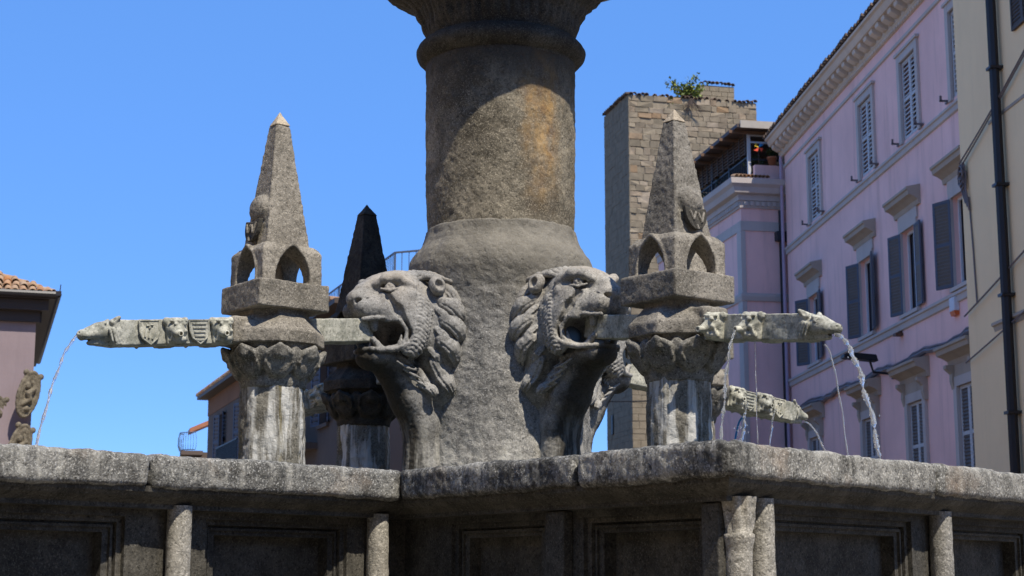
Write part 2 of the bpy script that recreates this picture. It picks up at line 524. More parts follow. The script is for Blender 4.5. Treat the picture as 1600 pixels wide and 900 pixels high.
def plaster(name, col, var=0.12, streak=0.25, bump=0.15):
    t = NT(name, 0.92, 0.15)
    a = t.noise(0.6, 6, 0.6)
    c = t.mix(t.ramp(a, [(0.3, 0.0), (0.7, 1.0)]), tuple(x * (1 - var) for x in col), tuple(min(1, x * (1 + var * 0.6)) for x in col))
    st = t.noise(1.5, 6, 0.65, t.mapv(t.P, (1.6, 1.6, 0.18)))
    c = t.mix(t.math('MULTIPLY', t.ramp(st, [(0.52, 0.0), (0.68, 1.0)]), streak), c, tuple(x * 0.72 for x in col))
    ro = t.noise(6, 8, 0.7)
    c = t.mix(t.math('MULTIPLY', t.ramp(ro, [(0.58, 0.0), (0.7, 1.0)]), streak * 0.6), c, tuple(min(1, x * 1.12) for x in col))
    return t.done(c, t.bump(t.noise(14, 6, 0.6), bump, 0.02))

M['pink'] = plaster('lilac_plaster', (0.89, 0.56, 0.50), 0.10, 0.6)
M['greytrim'] = plaster('grey_trim', (0.52, 0.46, 0.42), 0.1, 0.3)
M['palecornice'] = plaster('pale_cornice', (0.62, 0.52, 0.42), 0.12, 0.3)
M['cream'] = plaster('cream_plaster', (0.93, 0.67, 0.385), 0.05, 0.12, 0.25)
M['lefthouse'] = plaster('mauve_plaster', (0.27, 0.215, 0.225), 0.12, 0.3)
M['midhouse'] = plaster('dark_grey_plaster', (0.13, 0.095, 0.075), 0.15, 0.3)
M['ochre'] = plaster('ochre_plaster', (0.66, 0.48, 0.28))
M['orangewash'] = plaster('orange_wash', (0.22, 0.11, 0.06), 0.15, 0.3)
M['beige'] = plaster('beige_plaster', (0.33, 0.27, 0.22), 0.15, 0.3)
M['hood'] = plaster('hood_stone', (0.42, 0.35, 0.28), 0.15, 0.4)

def flat(name, col, rough=0.6, spec=0.3, metal=0.0, var=0.15, sc=6):
    t = NT(name, rough, spec)
    t.b.inputs['Metallic'].default_value = metal
    c = t.mix(t.noise(sc, 5, 0.6), tuple(x * (1 - var) for x in col), tuple(min(1, x * (1 + var)) for x in col))
    return t.done(c, t.bump(t.noise(40, 3, 0.5), 0.08, 0.01))

M['shutter_dark'] = flat('slate_shutter_paint', (0.085, 0.095, 0.125))
M['slat_brown'] = flat('shutter_slats_weathered', (0.13, 0.115, 0.105))
M['shutter_pale'] = flat('pale_shutter_paint', (0.50, 0.50, 0.50))
M['glass'] = flat('window_glass', (0.02, 0.022, 0.028), 0.08, 0.6)
M['white'] = flat('white_paint', (0.62, 0.64, 0.68))
M['black'] = flat('black_paint', (0.018, 0.018, 0.02), 0.45)
M['pipe'] = flat('brown_downpipe', (0.028, 0.023, 0.022), 0.4)
M['palepipe'] = flat('painted_downpipe', (0.42, 0.32, 0.40), 0.6)
M['wire'] = flat('grey_cable', (0.17, 0.14, 0.14))
M['rust'] = flat('rusty_fixture', (0.12, 0.06, 0.035))
M['soffit'] = flat('dark_soffit', (0.05, 0.04, 0.036))
M['gutter'] = flat('dark_gutter', (0.03, 0.028, 0.03), 0.4)
M['wood'] = flat('old_timber', (0.07, 0.05, 0.038))
M['iron'] = flat('dark_iron', (0.035, 0.037, 0.042), 0.5)
M['bluerail'] = flat('blue_grey_railing', (0.09, 0.11, 0.15), 0.5)
M['terracotta'] = flat('terracotta', (0.38, 0.15, 0.075))
M['red'] = flat('red_plastic', (0.6, 0.06, 0.02), 0.4)
M['yellow'] = flat('yellow_plastic', (0.7, 0.45, 0.03), 0.4)
M['blue'] = flat('blue_plastic', (0.03, 0.25, 0.55), 0.4)
M['orange'] = flat('orange_plastic', (0.6, 0.13, 0.03), 0.4)
M['canopyfab'] = flat('brown_canopy', (0.085, 0.06, 0.05))
M['rustwood'] = flat('reddish_timber', (0.15, 0.085, 0.05))
M['awning'] = flat('pale_awning', (0.36, 0.32, 0.27))
M['yellowwall'] = flat('yellow_wall', (0.45, 0.34, 0.16))

def rand_ramp(name, stops, rough=0.9, nz=5, bump=0.35):
    t = NT(name, rough, 0.15)
    oi = t.n('ShaderNodeObjectInfo')
    c = t.ramp(oi.outputs['Random'], stops)
    c = t.mix(t.ramp(t.noise(nz, 7, 0.65), [(0.35, 0.0), (0.7, 0.6)]), c, tuple(x * 0.55 for x in stops[0][1]))
    return t.done(c, t.bump(t.noise(nz * 4, 6, 0.7), bump, 0.03))

M['block'] = rand_ramp('tower_stone', [(0.0, (0.20, 0.165, 0.115)), (0.35, (0.31, 0.255, 0.18)), (0.7, (0.27, 0.215, 0.15)), (0.9, (0.37, 0.30, 0.22)), (1.0, (0.31, 0.20, 0.11))], nz=3)
M['mortar'] = flat('tower_mortar', (0.29, 0.245, 0.18), 0.95, 0.1, sc=3)
M['tile'] = rand_ramp('roof_tile_clay', [(0.0, (0.34, 0.16, 0.08)), (0.3, (0.42, 0.30, 0.20)), (0.6, (0.36, 0.24, 0.15)), (0.8, (0.46, 0.36, 0.26)), (1.0, (0.46, 0.19, 0.06))], nz=7)
M['roofdark'] = rand_ramp('weathered_roof_tile', [(0.0, (0.10, 0.075, 0.06)), (0.6, (0.17, 0.12, 0.09)), (1.0, (0.22, 0.15, 0.10))], nz=6)
M['carved'] = stone('cartouche_stone', (0.10, 0.085, 0.06), (0.24, 0.205, 0.15), blot=6, bump=0.5, lich=0.5, dist=0.03, bscale=25)

t = NT('leaf_green', 0.55, 0.3)
oi = t.n('ShaderNodeNewGeometry')
t.b.inputs['Subsurface Weight'].default_value = 0.0
M['leaf'] = t.done(t.ramp(oi.outputs['Random Per Island'], [(0.0, (0.07, 0.10, 0.015)), (0.6, (0.17, 0.21, 0.03)), (1.0, (0.34, 0.33, 0.06))]))
t = NT('leaf_dark', 0.6, 0.3)
oi = t.n('ShaderNodeNewGeometry')
M['leafdark'] = t.done(t.ramp(oi.outputs['Random Per Island'], [(0.0, (0.02, 0.035, 0.012)), (1.0, (0.07, 0.09, 0.03))]))

t = NT('clear_water', 0.02, 0.5)
t.b.inputs['IOR'].default_value = 1.33
t.b.inputs['Transmission Weight'].default_value = 0.88
M['water'] = t.done((0.97, 0.99, 1.0), t.bump(t.noise(60, 3, 0.6), 0.6, 0.01))
t = NT('pool_water', 0.05, 0.5)
M['pool'] = t.done((0.03, 0.045, 0.04), t.bump(t.noise(9, 4, 0.6), 0.3, 0.02))
t = NT('square_paving', 0.9, 0.2)
br = t.n('ShaderNodeTexBrick'); t.l(t.P, br.inputs['Vector']); br.inputs['Scale'].default_value = 3.0
br.inputs['Color1'].default_value = (0.23, 0.195, 0.15, 1); br.inputs['Color2'].default_value = (0.29, 0.25, 0.195, 1); br.inputs['Mortar'].default_value = (0.08, 0.075, 0.07, 1)
M['ground'] = t.done(t.mix(t.ramp(t.noise(0.5, 6), [(0.3, 0.0), (0.7, 0.5)]), br.outputs[0], (0.20, 0.17, 0.135)))

# ------------------------------------------------------------------ ground
g = MB(); g.quad((-1500, -1500, 0), (1500, -1500, 0), (1500, 1500, 0), (-1500, 1500, 0))
tag(g.build('ground', M['ground']), kind='structure')

# ================================================================== BUILDINGS
def wall_holes(mb, u0, u1, z0, z1, holes, y, depth):
    """wall face at Y=y (outward +Y) with real openings; reveals go back by depth"""
    us = sorted({u0, u1, *[h[0] for h in holes], *[h[1] for h in holes]})
    zs = sorted({z0, z1, *[h[2] for h in holes], *[h[3] for h in holes]})
    us = [u for u in us if u0 <= u <= u1]; zs = [q for q in zs if z0 <= q <= z1]
    for a, b in zip(us, us[1:]):
        for c, d in zip(zs, zs[1:]):
            mu, mz = (a + b) / 2, (c + d) / 2
            if any(h[0] < mu < h[1] and h[2] < mz < h[3] for h in holes): continue
            mb.quad((a, y, c), (b, y, c), (b, y, d), (a, y, d))
    for (a, b, c, d) in holes:
        e = y - depth
        mb.quad((a, y, c), (a, e, c), (a, e, d), (a, y, d))
        mb.quad((b, y, c), (b, e, c), (b, e, d), (b, y, d))
        mb.quad((a, y, c), (b, y, c), (b, e, c), (a, e, c))
        mb.quad((a, y, d), (b, y, d), (b, e, d), (a, e, d))

def extrude_profile(prof, u0, u1):
    mb = MB(); mb.prism(prof, lambda p, q, t_: (t_, p, q), u0, u1); return mb

def frame_bars(mb, a, b, c, d, w, y0, y1):
    mb.box(a - w, a, y0, y1, c - w * 0.3, d + w)
    mb.box(b, b + w, y0, y1, c - w * 0.3, d + w)
    mb.box(a, b, y0, y1 - 0.004, d, d + w)

def shutter(parent, a, b, c, d, y, ang, hinge, frame_mat, slat_mat, nsec=2, th=0.045, pitch=0.082, lo=-0.034, hi=0.046):
    """one leaf from u=a..b when closed, hinged at 'a' or 'b'; rails + real slats"""
    w = 0.07
    L = b - a
    Mx = Matrix.Translation((a if hinge == 'a' else b, y, 0)) @ Matrix.Rotation(ang, 4, 'Z')
    s0 = 0 if hinge == 'a' else -L
    mb = MB()
    mb.box(s0, s0 + w, 0, th, c, d, Mx); mb.box(s0 + L - w, s0 + L, 0, th, c, d, Mx)
    zs = [c + (d - c) * k / nsec for k in range(nsec + 1)]
    for k, zz in enumerate(zs):
        q0 = zz if k == 0 else zz - (w if k == nsec else w * 0.6)
        q1 = zz + (w if k == 0 else (0 if k == nsec else w * 0.6))
        mb.box(s0 + w, s0 + L - w, 0.003, th - 0.003, q0, q1, Mx)
    o = mb.build('shutter', frame_mat, parent)
    sl = MB()
    n = int((d - c) / pitch)
    for i in range(n):
        zz = c + (i + 0.5) * (d - c) / n
        sl.add([Mx @ Vector(p) for p in ((s0 + w, 0.008, zz + hi), (s0 + L - w, 0.008, zz + hi), (s0 + L - w, th - 0.008, zz + lo), (s0 + w, th - 0.008, zz + lo),
                (s0 + w, 0.0, zz + hi - 0.016), (s0 + L - w, 0.0, zz + hi - 0.016), (s0 + L - w, th - 0.016, zz + lo - 0.016), (s0 + w, th - 0.016, zz + lo - 0.016))],
               [(0, 1, 2, 3), (7, 6, 5, 4), (0, 4, 5, 1), (2, 6, 7, 3)])
    so = sl.build('slats', slat_mat, parent); so['kind'] = 'stuff'
    return o

# ---------------------------------------------------------------- lilac palazzo (right, receding)
PD = Vector((-0.0678, 0.9977, 0)).normalized()
PANG = math.atan2(PD.y, PD.x)
P0 = Vector((9.137, 54.0, 0))
pal = empty('palazzo', P0, PANG, 'long lilac palazzo with grey framed shuttered windows receding on the right', 'building')
rows = []
top_w = [(-3.95, 1.28), (-9.7, 1.28), (-13.6, 1.28), (-17.45, 1.28), (-21.4, 1.28)]
mid_w = [(-3.35, 1.15), (-9.15, 1.15), (-13.05, 1.15), (-16.95, 1.15), (-20.9, 1.15)]
low_w = [(-3.05, 1.2), (-9.0, 1.2), (-13.1, 1.2), (-16.85, 1.2), (-20.7, 1.2)]
holes = []
for (u, w) in top_w: holes.append((u - w / 2, u + w / 2, 12.78, 14.85))
for (u, w) in mid_w: holes.append((u - w / 2, u + w / 2, 8.36, 10.48))
for (u, w) in low_w: holes.append((u - w / 2, u + w / 2, 3.9, 6.1))
mb = MB()
wall_holes(mb, -26.0, 0.0, 0.0, 15.85, holes, 0.0, 0.22)
mb.quad((0, 0, 0), (0, -12, 0), (0, -12, 15.85), (0, 0, 15.85))
mb.quad((-26, 0, 0), (-26, -12, 0), (-26, -12, 15.85), (-26, 0, 15.85))
mb.quad((-26, -12, 0), (0, -12, 0), (0, -12, 15.85), (-26, -12, 15.85))
mb.build('wall', M['pink'], pal)

def glazing(win, a, b, c, d, y):
    f = MB(); m_ = (a + b) / 2
    for (x0, x1) in ((a, a + 0.06), (m_ - 0.05, m_ + 0.05), (b - 0.06, b)): f.box(x0, x1, y, y + 0.05, c, d)
    f.box(a + 0.06, m_ - 0.05, y, y + 0.045, c, c + 0.07); f.box(m_ + 0.05, b - 0.06, y, y + 0.045, d - 0.07, d)
    f.box(a + 0.06, m_ - 0.05, y, y + 0.045, d - 0.07, d); f.box(m_ + 0.05, b - 0.06, y, y + 0.045, c, c + 0.07)
    f.build('sash', M['white'], win)

for i, (u, w) in enumerate(top_w):
    a, b, c, d = u - w / 2, u + w / 2, 12.78, 14.85
    win = MB().quad((a, -0.2, c), (b, -0.2, c), (b, -0.2, d), (a, -0.2, d)).build('window', M['glass'], pal)
    f = MB(); frame_bars(f, a, b, c, d, 0.2, -0.02, 0.07)
    f.box(a - 0.28, b + 0.28, -0.01, 0.11, d + 0.2, d + 0.27)
    f.build('frame', M['greytrim'], win)
    shutter(win, a + 0.01, u - 0.005, c + 0.02, d - 0.01, -0.06, 0, 'a', M['shutter_pale'], M['shutter_pale'], pitch=0.115, lo=-0.028, hi=0.018)
    shutter(win, u + 0.005, b - 0.01, c + 0.02, d - 0.01, -0.06, 0, 'b', M['shutter_pale'], M['shutter_pale'], pitch=0.115, lo=-0.028, hi=0.018)
    s_ = MB()
    for q in (a - 0.1, b + 0.5):
        s_.box(q - 0.25, q, 0.0, 0.05, c - 0.02, c + 0.02); s_.box(q - 0.25, q - 0.2, 0.05, 0.25, c - 0.02, c + 0.02); s_.box(q - 0.25, q - 0.22, 0.2, 0.25, c - 0.02, c + 0.12)
    s_.build('bracket', M['wire'], win)

HOODP = [(0.0, 0.0), (0.06, 0.0), (0.08, 0.12), (0.2, 0.2), (0.3, 0.24), (0.32, 0.34), (0.36, 0.36), (0.36, 0.42), (0.0, 0.5)]
for i, (u, w) in enumerate(mid_w):
    a, b, c, d = u - w / 2, u + w / 2, 8.36, 10.48
    win = MB().quad((a, -0.2, c), (b, -0.2, c), (b, -0.2, d), (a, -0.2, d)).build('window', M['glass'], pal)
    glazing(win, a, b, c, d, -0.17)
    f = MB(); frame_bars(f, a, b, c, d, 0.14, -0.01, 0.06); f.build('frame', M['greytrim'], win)
    MB().box(a - 0.2, b + 0.2, -0.005, 0.05, d + 0.14, d + 0.5).build('frieze', M['greytrim'], win)
    h = extrude_profile([(p, q + d + 0.42) for p, q in HOODP], a - 0.45, b + 0.45); h.build('hood', M['hood'], win)
    oa = R_((172, 166, 175, 160, 170)[i]); ob = R_((150, 158, 164, 155, 168)[i])
    shutter(win, a - 0.0, u, c + 0.03, d - 0.02, 0.07, oa, 'a', M['shutter_dark'], M['slat_brown'])
    shutter(win, u, b, c + 0.03, d - 0.02, 0.07, -ob, 'b', M['shutter_dark'], M['slat_brown'])
    MB().box(a - 0.15, b + 0.15, -0.01, 0.12, c - 0.09, c).build('sill', M['greytrim'], win)

for i, (u, w) in enumerate(low_w):
    a, b, c, d = u - w / 2, u + w / 2, 3.9, 6.1
    win = MB().quad((a, -0.2, c), (b, -0.2, c), (b, -0.2, d), (a, -0.2, d)).build('window', M['glass'], pal)
    f = MB(); frame_bars(f, a, b, c, d, 0.22, -0.01, 0.08); f.build('frame', M['greytrim'], win)
    MB().box(a - 0.24, b + 0.24, -0.005, 0.06, d + 0.22, d + 0.62).build('frieze', M['hood'], win)
    h = extrude_profile([(p * 1.15, q + d + 0.5) for p, q in HOODP], a - 0.5, b + 0.5); h.build('hood', M['hood'], win)
    for q in (a - 0.3, b + 0.12):
        br_ = extrude_profile([(0, d - 0.05), (0.08, d - 0.05), (0.13, d + 0.15), (0.12, d + 0.3), (0.26, d + 0.42), (0.26, d + 0.5), (0, d + 0.5)], q, q + 0.18)
        br_.build('bracket', M['hood'], win)
    shutter(win, a + 0.01, u - 0.005, c + 0.02, d - 0.01, -0.05, 0, 'a', M['shutter_pale'], M['slat_brown'], 2)
    shutter(win, u + 0.005, b - 0.01, c + 0.02, d - 0.01, -0.05, 0, 'b', M['shutter_pale'], M['slat_brown'], 2)

for (z0, hh, yy) in ((12.42, 0.2, 0.1), (8.02, 0.22, 0.1)):
    e = extrude_profile([(0.0, z0 - 0.02), (yy * 0.5, z0), (yy * 0.6, z0 + hh * 0.6), (yy, z0 + hh * 0.7), (yy, z0 + hh), (0.0, z0 + hh + 0.05)], -26.0, 0.04)
    e.build('string_course', M['greytrim'], pal)
extrude_profile([(0.0, 15.36), (0.05, 15.37), (0.05, 15.46), (0.0, 15.48)], -26, 0.03).build('moulding', M['greytrim'], pal)
cp = [(0.0, 15.80), (0.05, 15.80), (0.08, 15.90), (0.11, 15.93), (0.11, 16.17), (0.42, 16.19), (0.45, 16.24), (0.50, 16.36), (0.57, 16.39), (0.57, 16.46), (0.0, 16.5)]
extrude_profile(cp, -26.3, 0.40).build('cornice', M['palecornice'], pal)
cb = MB(); cb.prism([(0.113, 15.96), (0.20, 15.97), (0.29, 16.02), (0.37, 16.07), (0.385, 16.184), (0.113, 16.168)], lambda p, q, t_: (t_, p, q), -0.14, 0.14)
cbm = cb.mesh('corbel', M['palecornice'])
for k in range(47):
    mesh_obj('corbel', cbm, pal, (0.1 - 0.56 * k, 0, 0))
dn = MB()
for k in range(130): dn.box(-0.2 * k - 0.07, -0.2 * k + 0.05, 0.052, 0.085, 15.81, 15.88)
o = dn.build('dentils', M['palecornice'], pal); o['kind'] = 'stuff'
MB().add([(-26.3, 0.6, 16.5), (0.42, 0.6, 16.5), (0.42, -6, 18.4), (-26.3, -6, 18.4), (-26.3, -12.5, 16.5), (0.42, -12.5, 16.5)], [(0, 1, 2, 3), (3, 2, 5, 4)]).build('roof', M['roofdark'], pal)
tm = MB()
for k in range(7):
    pass
def tile_mesh(name, L, r, mat, taper=0.85, n=6):
    mb = MB(); v = []
    for (y, rr) in ((0.0, r), (L, r * taper)):
        for sgn in (1.0, 0.82):
            for k in range(n + 1):
                an = math.pi * k / n
                v.append((math.cos(an) * rr * sgn, y, math.sin(an) * rr * sgn))
    m = n + 1; f = []
    for k in range(n):
        f.append((k, k + 1, 2 * m + k + 1, 2 * m + k)); f.append((m + k + 1, m + k, 3 * m + k, 3 * m + k + 1)); f.append((k + 1, k, m + k, m + k + 1))
    mb.add(v, f); return mb.mesh(name, mat, True)
ptile = tile_mesh('tile', 0.5, 0.11, M['roofdark'])
for k in range(96):
    mesh_obj('tile', ptile, pal, (0.35 - 0.27 * k, 0.66 + rnd.uniform(-.03, .03), 16.5), (R_(17.4) * -1 + rnd.uniform(-.05, .05), 0, math.pi + rnd.uniform(-.05, .05)))
# downpipe and the dark joint at the corner with the annex
MB().tube([(0.06, 0.12, 15.78), (0.06, 0.12, 0.0)], 0.055).build('downpipe', M['palepipe'], pal)

# cable on the façade, lamp and alarm box (things fixed to the wall)
def fac(u, y, z):
    n = Vector((-PD.y, PD.x, 0)); return P0 + PD * u + n * y + Vector((0, 0, z))
pth = []
for k in range(60):
    u = -26 + 26 * k / 59
    pth.append(fac(u, 0.08 + 0.012 * math.sin(u * 5), 7.15 + 0.05 * math.sin(u * 1.7) + 0.02 * math.sin(u * 6.1)))
tag(MB().tube(pth, 0.06, 6).tube([p + Vector((0, 0, 0.09)) for p in pth], 0.03, 5).build('cable', M['wire']), 'bundle of grey cables sagging along the lilac palazzo wall above the lowest windows', 'cable')
lamp = empty('wall_lamp', fac(-11.3, 0, 7.0), PANG, 'black flat street lamp on a short arm fixed to the lilac wall', 'street lamp')
MB().tube([(0, 0.0, 0.0), (0.0, 0.55, 0.05), (0.02, 0.62, 0.32)], 0.035, 6).build('arm', M['black'], lamp)
MB().box(-0.1, 0.1, 0.0, 0.05, -0.12, 0.12).build('wall_plate', M['black'], lamp)
hm = MB(); hm.prism([(0.45, 0.32), (1.35, 0.40), (1.35, 0.50), (1.2, 0.55), (0.5, 0.49)], lambda p, q, t_: (t_, p, q), -0.19, 0.19)
hm.build('lamp_head', M['black'], lamp, bevel=0.02)
al = empty('alarm_box', fac(-16.35, 0, 7.72), PANG, 'small white alarm box with orange base beside the cream building', 'alarm box')
MB().box(-0.17, 0.17, 0.0, 0.13, 0.10, 0.42).build('housing', M['white'], al, bevel=0.015)
MB().prism([(0.0, 0.0), (0.1, 0.0), (0.13, 0.098), (0.0, 0.098)], lambda p, q, t_: (t_, p, q), -0.15, 0.15).build('beacon', M['orange'], al)
pn = empty('wall_lantern', fac(-12.1, 0, 8.0), PANG, 'rusty little fitting on the lilac wall below the middle string course', 'fitting')
MB().box(-0.12, 0.12, 0, 0.2, -0.12, -0.05).box(-0.03, 0.03, 0, 0.09, -0.05, 0.0).build('bracket', M['rust'], pn)

# ---------------------------------------------------------------- lilac annex with roof terrace
AD = Vector((-0.190, 0.982, 0)).normalized(); AANG = math.atan2(AD.y, AD.x)
A0 = Vector((7.66, 54.2, 0))
ann = empty('annex', A0, AANG, 'lower lilac annex with moulded cornice and a covered roof terrace behind the right obelisk', 'building')
ah = [(3.3, 4.5, 9.2, 11.6), (7.0, 8.2, 9.2, 11.6)]
mb = MB(); wall_holes(mb, 0, 10.0, 0, 14.1, ah, 0, 0.2)
mb.quad((0, 0, 0), (0, -6, 0), (0, -6, 14.1), (0, 0, 14.1)); mb.quad((10, 0, 0), (10, -6, 0), (10, -6, 14.1), (10, 0, 14.1)); mb.quad((0, -6, 0), (10, -6, 0), (10, -6, 14.1), (0, -6, 14.1))
mb.quad((0, 0, 14.09), (10, 0, 14.09), (10, -6, 14.09), (0, -6, 14.09))
mb.build('wall', M['pink'], ann)
for (a, b, c, d) in ah:
    w_ = MB().quad((a, -0.18, c), (b, -0.18, c), (b, -0.18, d), (a, -0.18, d)).build('window', M['glass'], ann)
    f = MB(); frame_bars(f, a, b, c, d, 0.25, -0.01, 0.07); f.build('frame', M['greytrim'], w_)
    shutter(w_, a, (a + b) / 2, c, d, -0.05, 0, 'a', M['shutter_pale'], M['shutter_pale']); shutter(w_, (a + b) / 2, b, c, d, -0.05, 0, 'b', M['shutter_pale'], M['shutter_pale'])
def ring_profile(prof, u1=10.0, d=6.0):
    """profile (out, z) swept round the left face and the front of the annex with a mitred corner"""
    mb = MB(); n = len(prof)
    v = []
    for (p, q) in prof: v.append((u1, p, q))
    for (p, q) in prof: v.append((-p, p, q))
    for (p, q) in prof: v.append((-p, -d, q))
    f = []
    for s_ in (0, n):
        for i in range(n): f.append((s_ + i, s_ + (i + 1) % n, s_ + n + (i + 1) % n, s_ + n + i))
    mb.add(v, f); return mb
ring_profile([(0.0, 14.05), (0.05, 14.05), (0.08, 14.28), (0.13, 14.30), (0.13, 14.48), (0.3, 14.52), (0.36, 14.7), (0.46, 14.8), (0.48, 14.98), (0.0, 15.03)]).build('cornice', M['greytrim'], ann)
dn = MB()
for k in range(9): dn.box(-0.125, -0.05, -0.2 * k - 0.2, -0.2 * k - 0.09, 14.12, 14.27)
for k in range(44): dn.box(0.2 * k, 0.2 * k + 0.11, 0.055, 0.12, 14.12, 14.27)
dn.build('dentils', M['greytrim'], ann)['kind'] = 'stuff'
ring_profile([(0.0, 13.28), (0.04, 13.28), (0.04, 13.6), (0.0, 13.6)]).build('frieze', M['greytrim'], ann)
ring_profile([(0.0, 10.9), (0.05, 10.9), (0.09, 11.05), (0.09, 11.14), (0.0, 11.17)]).build('string_course', M['greytrim'], ann)
MB().box(-0.03, 0.4, -0.12, 0.035, 0, 13.28).build('corner_strip', M['greytrim'], ann)
MB().tube([(-0.1, -1.34, 14.0), (-0.1, -1.34, 0)], 0.07).build('downpipe', M['pipe'], ann)
MB().box(-0.28, 0.0, -1.55, -1.15, 12.95, 13.25).build('rain_hopper', M['iron'], ann)
# parapet, tiles and terrace roof
MB().box(0.35, 9.5, -6, -0.35, 15.03, 15.12).build('terrace_floor', M['hood'], ann)
MB().box(0.2, 0.4, -6.0, -0.6, 15.12, 15.62).build('parapet', M['pink'], ann)
at = tile_mesh('tile', 0.45, 0.09, M['tile'])
for k in range(9):
    mesh_obj('tile', at, ann, (-0.42, -0.05 - 0.19 * k * 0.7 + 0.3, 15.03), (R_(12), 0, -math.pi / 2 + rnd.uniform(-.1, .1)))
pr = empty('pergola', A0 + Vector((0, 0, 15.1)), AANG, 'dark roof terrace pergola with metal posts on top of the lilac annex', 'pergola')
for (u, y) in ((0.5, -0.5), (0.5, -1.75), (4.5, -0.5), (9, -0.5), (2.5, -0.5), (6.7, -0.5), (9, -4)):
    MB().box(u - 0.05, u + 0.05, y - 0.05, y + 0.05, 0.0, 1.88).build('post', M['iron'] if u > 1 else M['shutter_pale'], pr)
rf = MB(); rf.add([(-0.1, 0.1, 1.72), (9.6, 0.1, 1.72), (9.6, -5, 2.0), (-0.1, -5, 2.0), (-0.1, 0.1, 1.84), (9.6, 0.1, 1.84), (9.6, -5, 2.12), (-0.1, -5, 2.12)],
    [(0, 1, 2, 3), (7, 6, 5, 4), (0, 4, 5, 1), (1, 5, 6, 2), (2, 6, 7, 3), (3, 7, 4, 0)])
rf.build('roof', M['canopyfab'], pr)
MB().box(-0.16, -0.105, -5, 0.0, 1.70, 1.95).build('fascia', M['awning'], pr)
for zz in (0.75, 1.35, 1.6):
    MB().box(0.47, 0.53, -3.5, -0.5, zz, zz + 0.06).build('rail', M['shutter_pale'] if zz > 1 else M['iron'], pr)
MB().box(0.5, 9, -0.54, -0.47, 0.85, 0.91).build('rail', M['iron'], pr)
MB().box(2.2, 9.2, -3.3, -3.2, 0.02, 1.7).build('back_wall', M['wood'], pr)
for k in range(15):
    MB().box(0.6 + 0.6 * k, 0.66 + 0.6 * k, -0.46, -0.40, 0.95, 1.78).build('slat', M['wood'], pr)
for k in range(7):
    MB().box(0.52, 8.9, -0.445, -0.425, 1.02 + 0.11 * k, 1.05 + 0.11 * k).build('slat', M['rustwood'], pr)
for k in range(9):
    MB().box(0.3 + k * 1.05, 0.38 + k * 1.05, -4.9, 0.25, 1.62, 1.72).build('rafter', M['rustwood'], pr)
bl = MB()
for k in range(46): bl.box(0.5 + k * 0.18, 0.53 + k * 0.18, -0.52, -0.49, 0.05, 0.85)
bl.build('balusters', M['iron'], pr)['kind'] = 'stuff'

def leaf_cloud(n, c, r, size, seed, squash=(1, 1, 1)):
    q = random.Random(seed); mb = MB()
    for _ in range(n):
        while True:
            p = Vector((q.uniform(-1, 1), q.uniform(-1, 1), q.uniform(-1, 1)))
            if p.length < 1: break
        p = Vector((p.x * squash[0], p.y * squash[1], p.z * squash[2])) * r + Vector(c)
        e = Vector((q.gauss(0, 1), q.gauss(0, 1), q.gauss(0, 1))).normalized()
        f_ = e.cross(Vector((q.gauss(0, 1), q.gauss(0, 1), q.gauss(0, 1)))).normalized()
        s_ = size * q.uniform(0.6, 1.3)
        mb.quad(p - e * s_, p + f_ * s_ * 0.5, p + e * s_, p - f_ * s_ * 0.5)
    return mb
def aw(u, y, z):
    n = Vector((-AD.y, AD.x, 0)); return A0 + AD * u + n * y + Vector((0, 0, z))
def pot_plant(loc, r, label, seed, grp='potted plants on the roof terrace'):
    t_ = empty('potted_plant', loc, 0, label, 'plant', grp)
    mesh_obj('pot', lathe_mesh('pot', [(0.001, 0), (0.11, 0), (0.16, 0.26), (0.18, 0.26), (0.18, 0.32), (0.14, 0.32), (0.001, 0.28)], M['terracotta'], 16), t_)
    leaf_cloud(170, (0, 0, 0.32 + r * 0.8), r, 0.07, seed, (1, 1, 0.9)).build('foliage', M['leafdark'], t_)
pot_plant(aw(0.3, -1.25, 15.62), 0.20, 'bushy pale plant in a clay pot on the terrace parapet beside the palazzo eave', 3)
pot_plant(aw(0.9, -0.85, 15.12), 0.42, 'tall dark plant in a pot behind the terrace corner post', 4)
pot_plant(aw(3.6, -0.72, 15.12), 0.4, 'dark plant in a pot behind the terrace rail near the tower', 5)
pot_plant(aw(5.6, -0.72, 15.12), 0.38, 'dark plant in a pot at the far end of the terrace rail', 6)
pwt = empty('pinwheel', aw(0.22, -0.75, 15.62), 0, 'red yellow and blue toy pinwheel standing on the terrace parapet', 'pinwheel')
MB().tube([(0, 0, 0), (0, 0, 0.55)], 0.012, 5).build('stick', M['wood'], pwt)
for k, mt in enumerate(('blue', 'yellow', 'red', 'red')):
    a = k * math.pi / 2 + 0.5
    c_, s_ = math.cos(a), math.sin(a); c2, s2 = math.cos(a + 0.8), math.sin(a + 0.8)
    MB().add([(0, -0.03, 0.6), (0.2 * c_, -0.05, 0.6 + 0.2 * s_), (0.15 * c2, -0.09, 0.6 + 0.15 * s2), (0, -0.05, 0.6)], [(0, 1, 2), (3, 2, 1)]).build('vane', M[mt], pwt)

# ---------------------------------------------------------------- medieval tower
TD = Vector((-0.232, 0.973, 0)).normalized(); TANG = math.atan2(TD.y, TD.x)
T0 = Vector((5.45, 75.0, 0))
TW, TH, TL = 6.4, 24.3, 4.0          # front width, height, side length
tow = empty('stone_tower', T0, TANG, 'tall medieval stone tower with plants on top behind the right obelisk', 'tower')
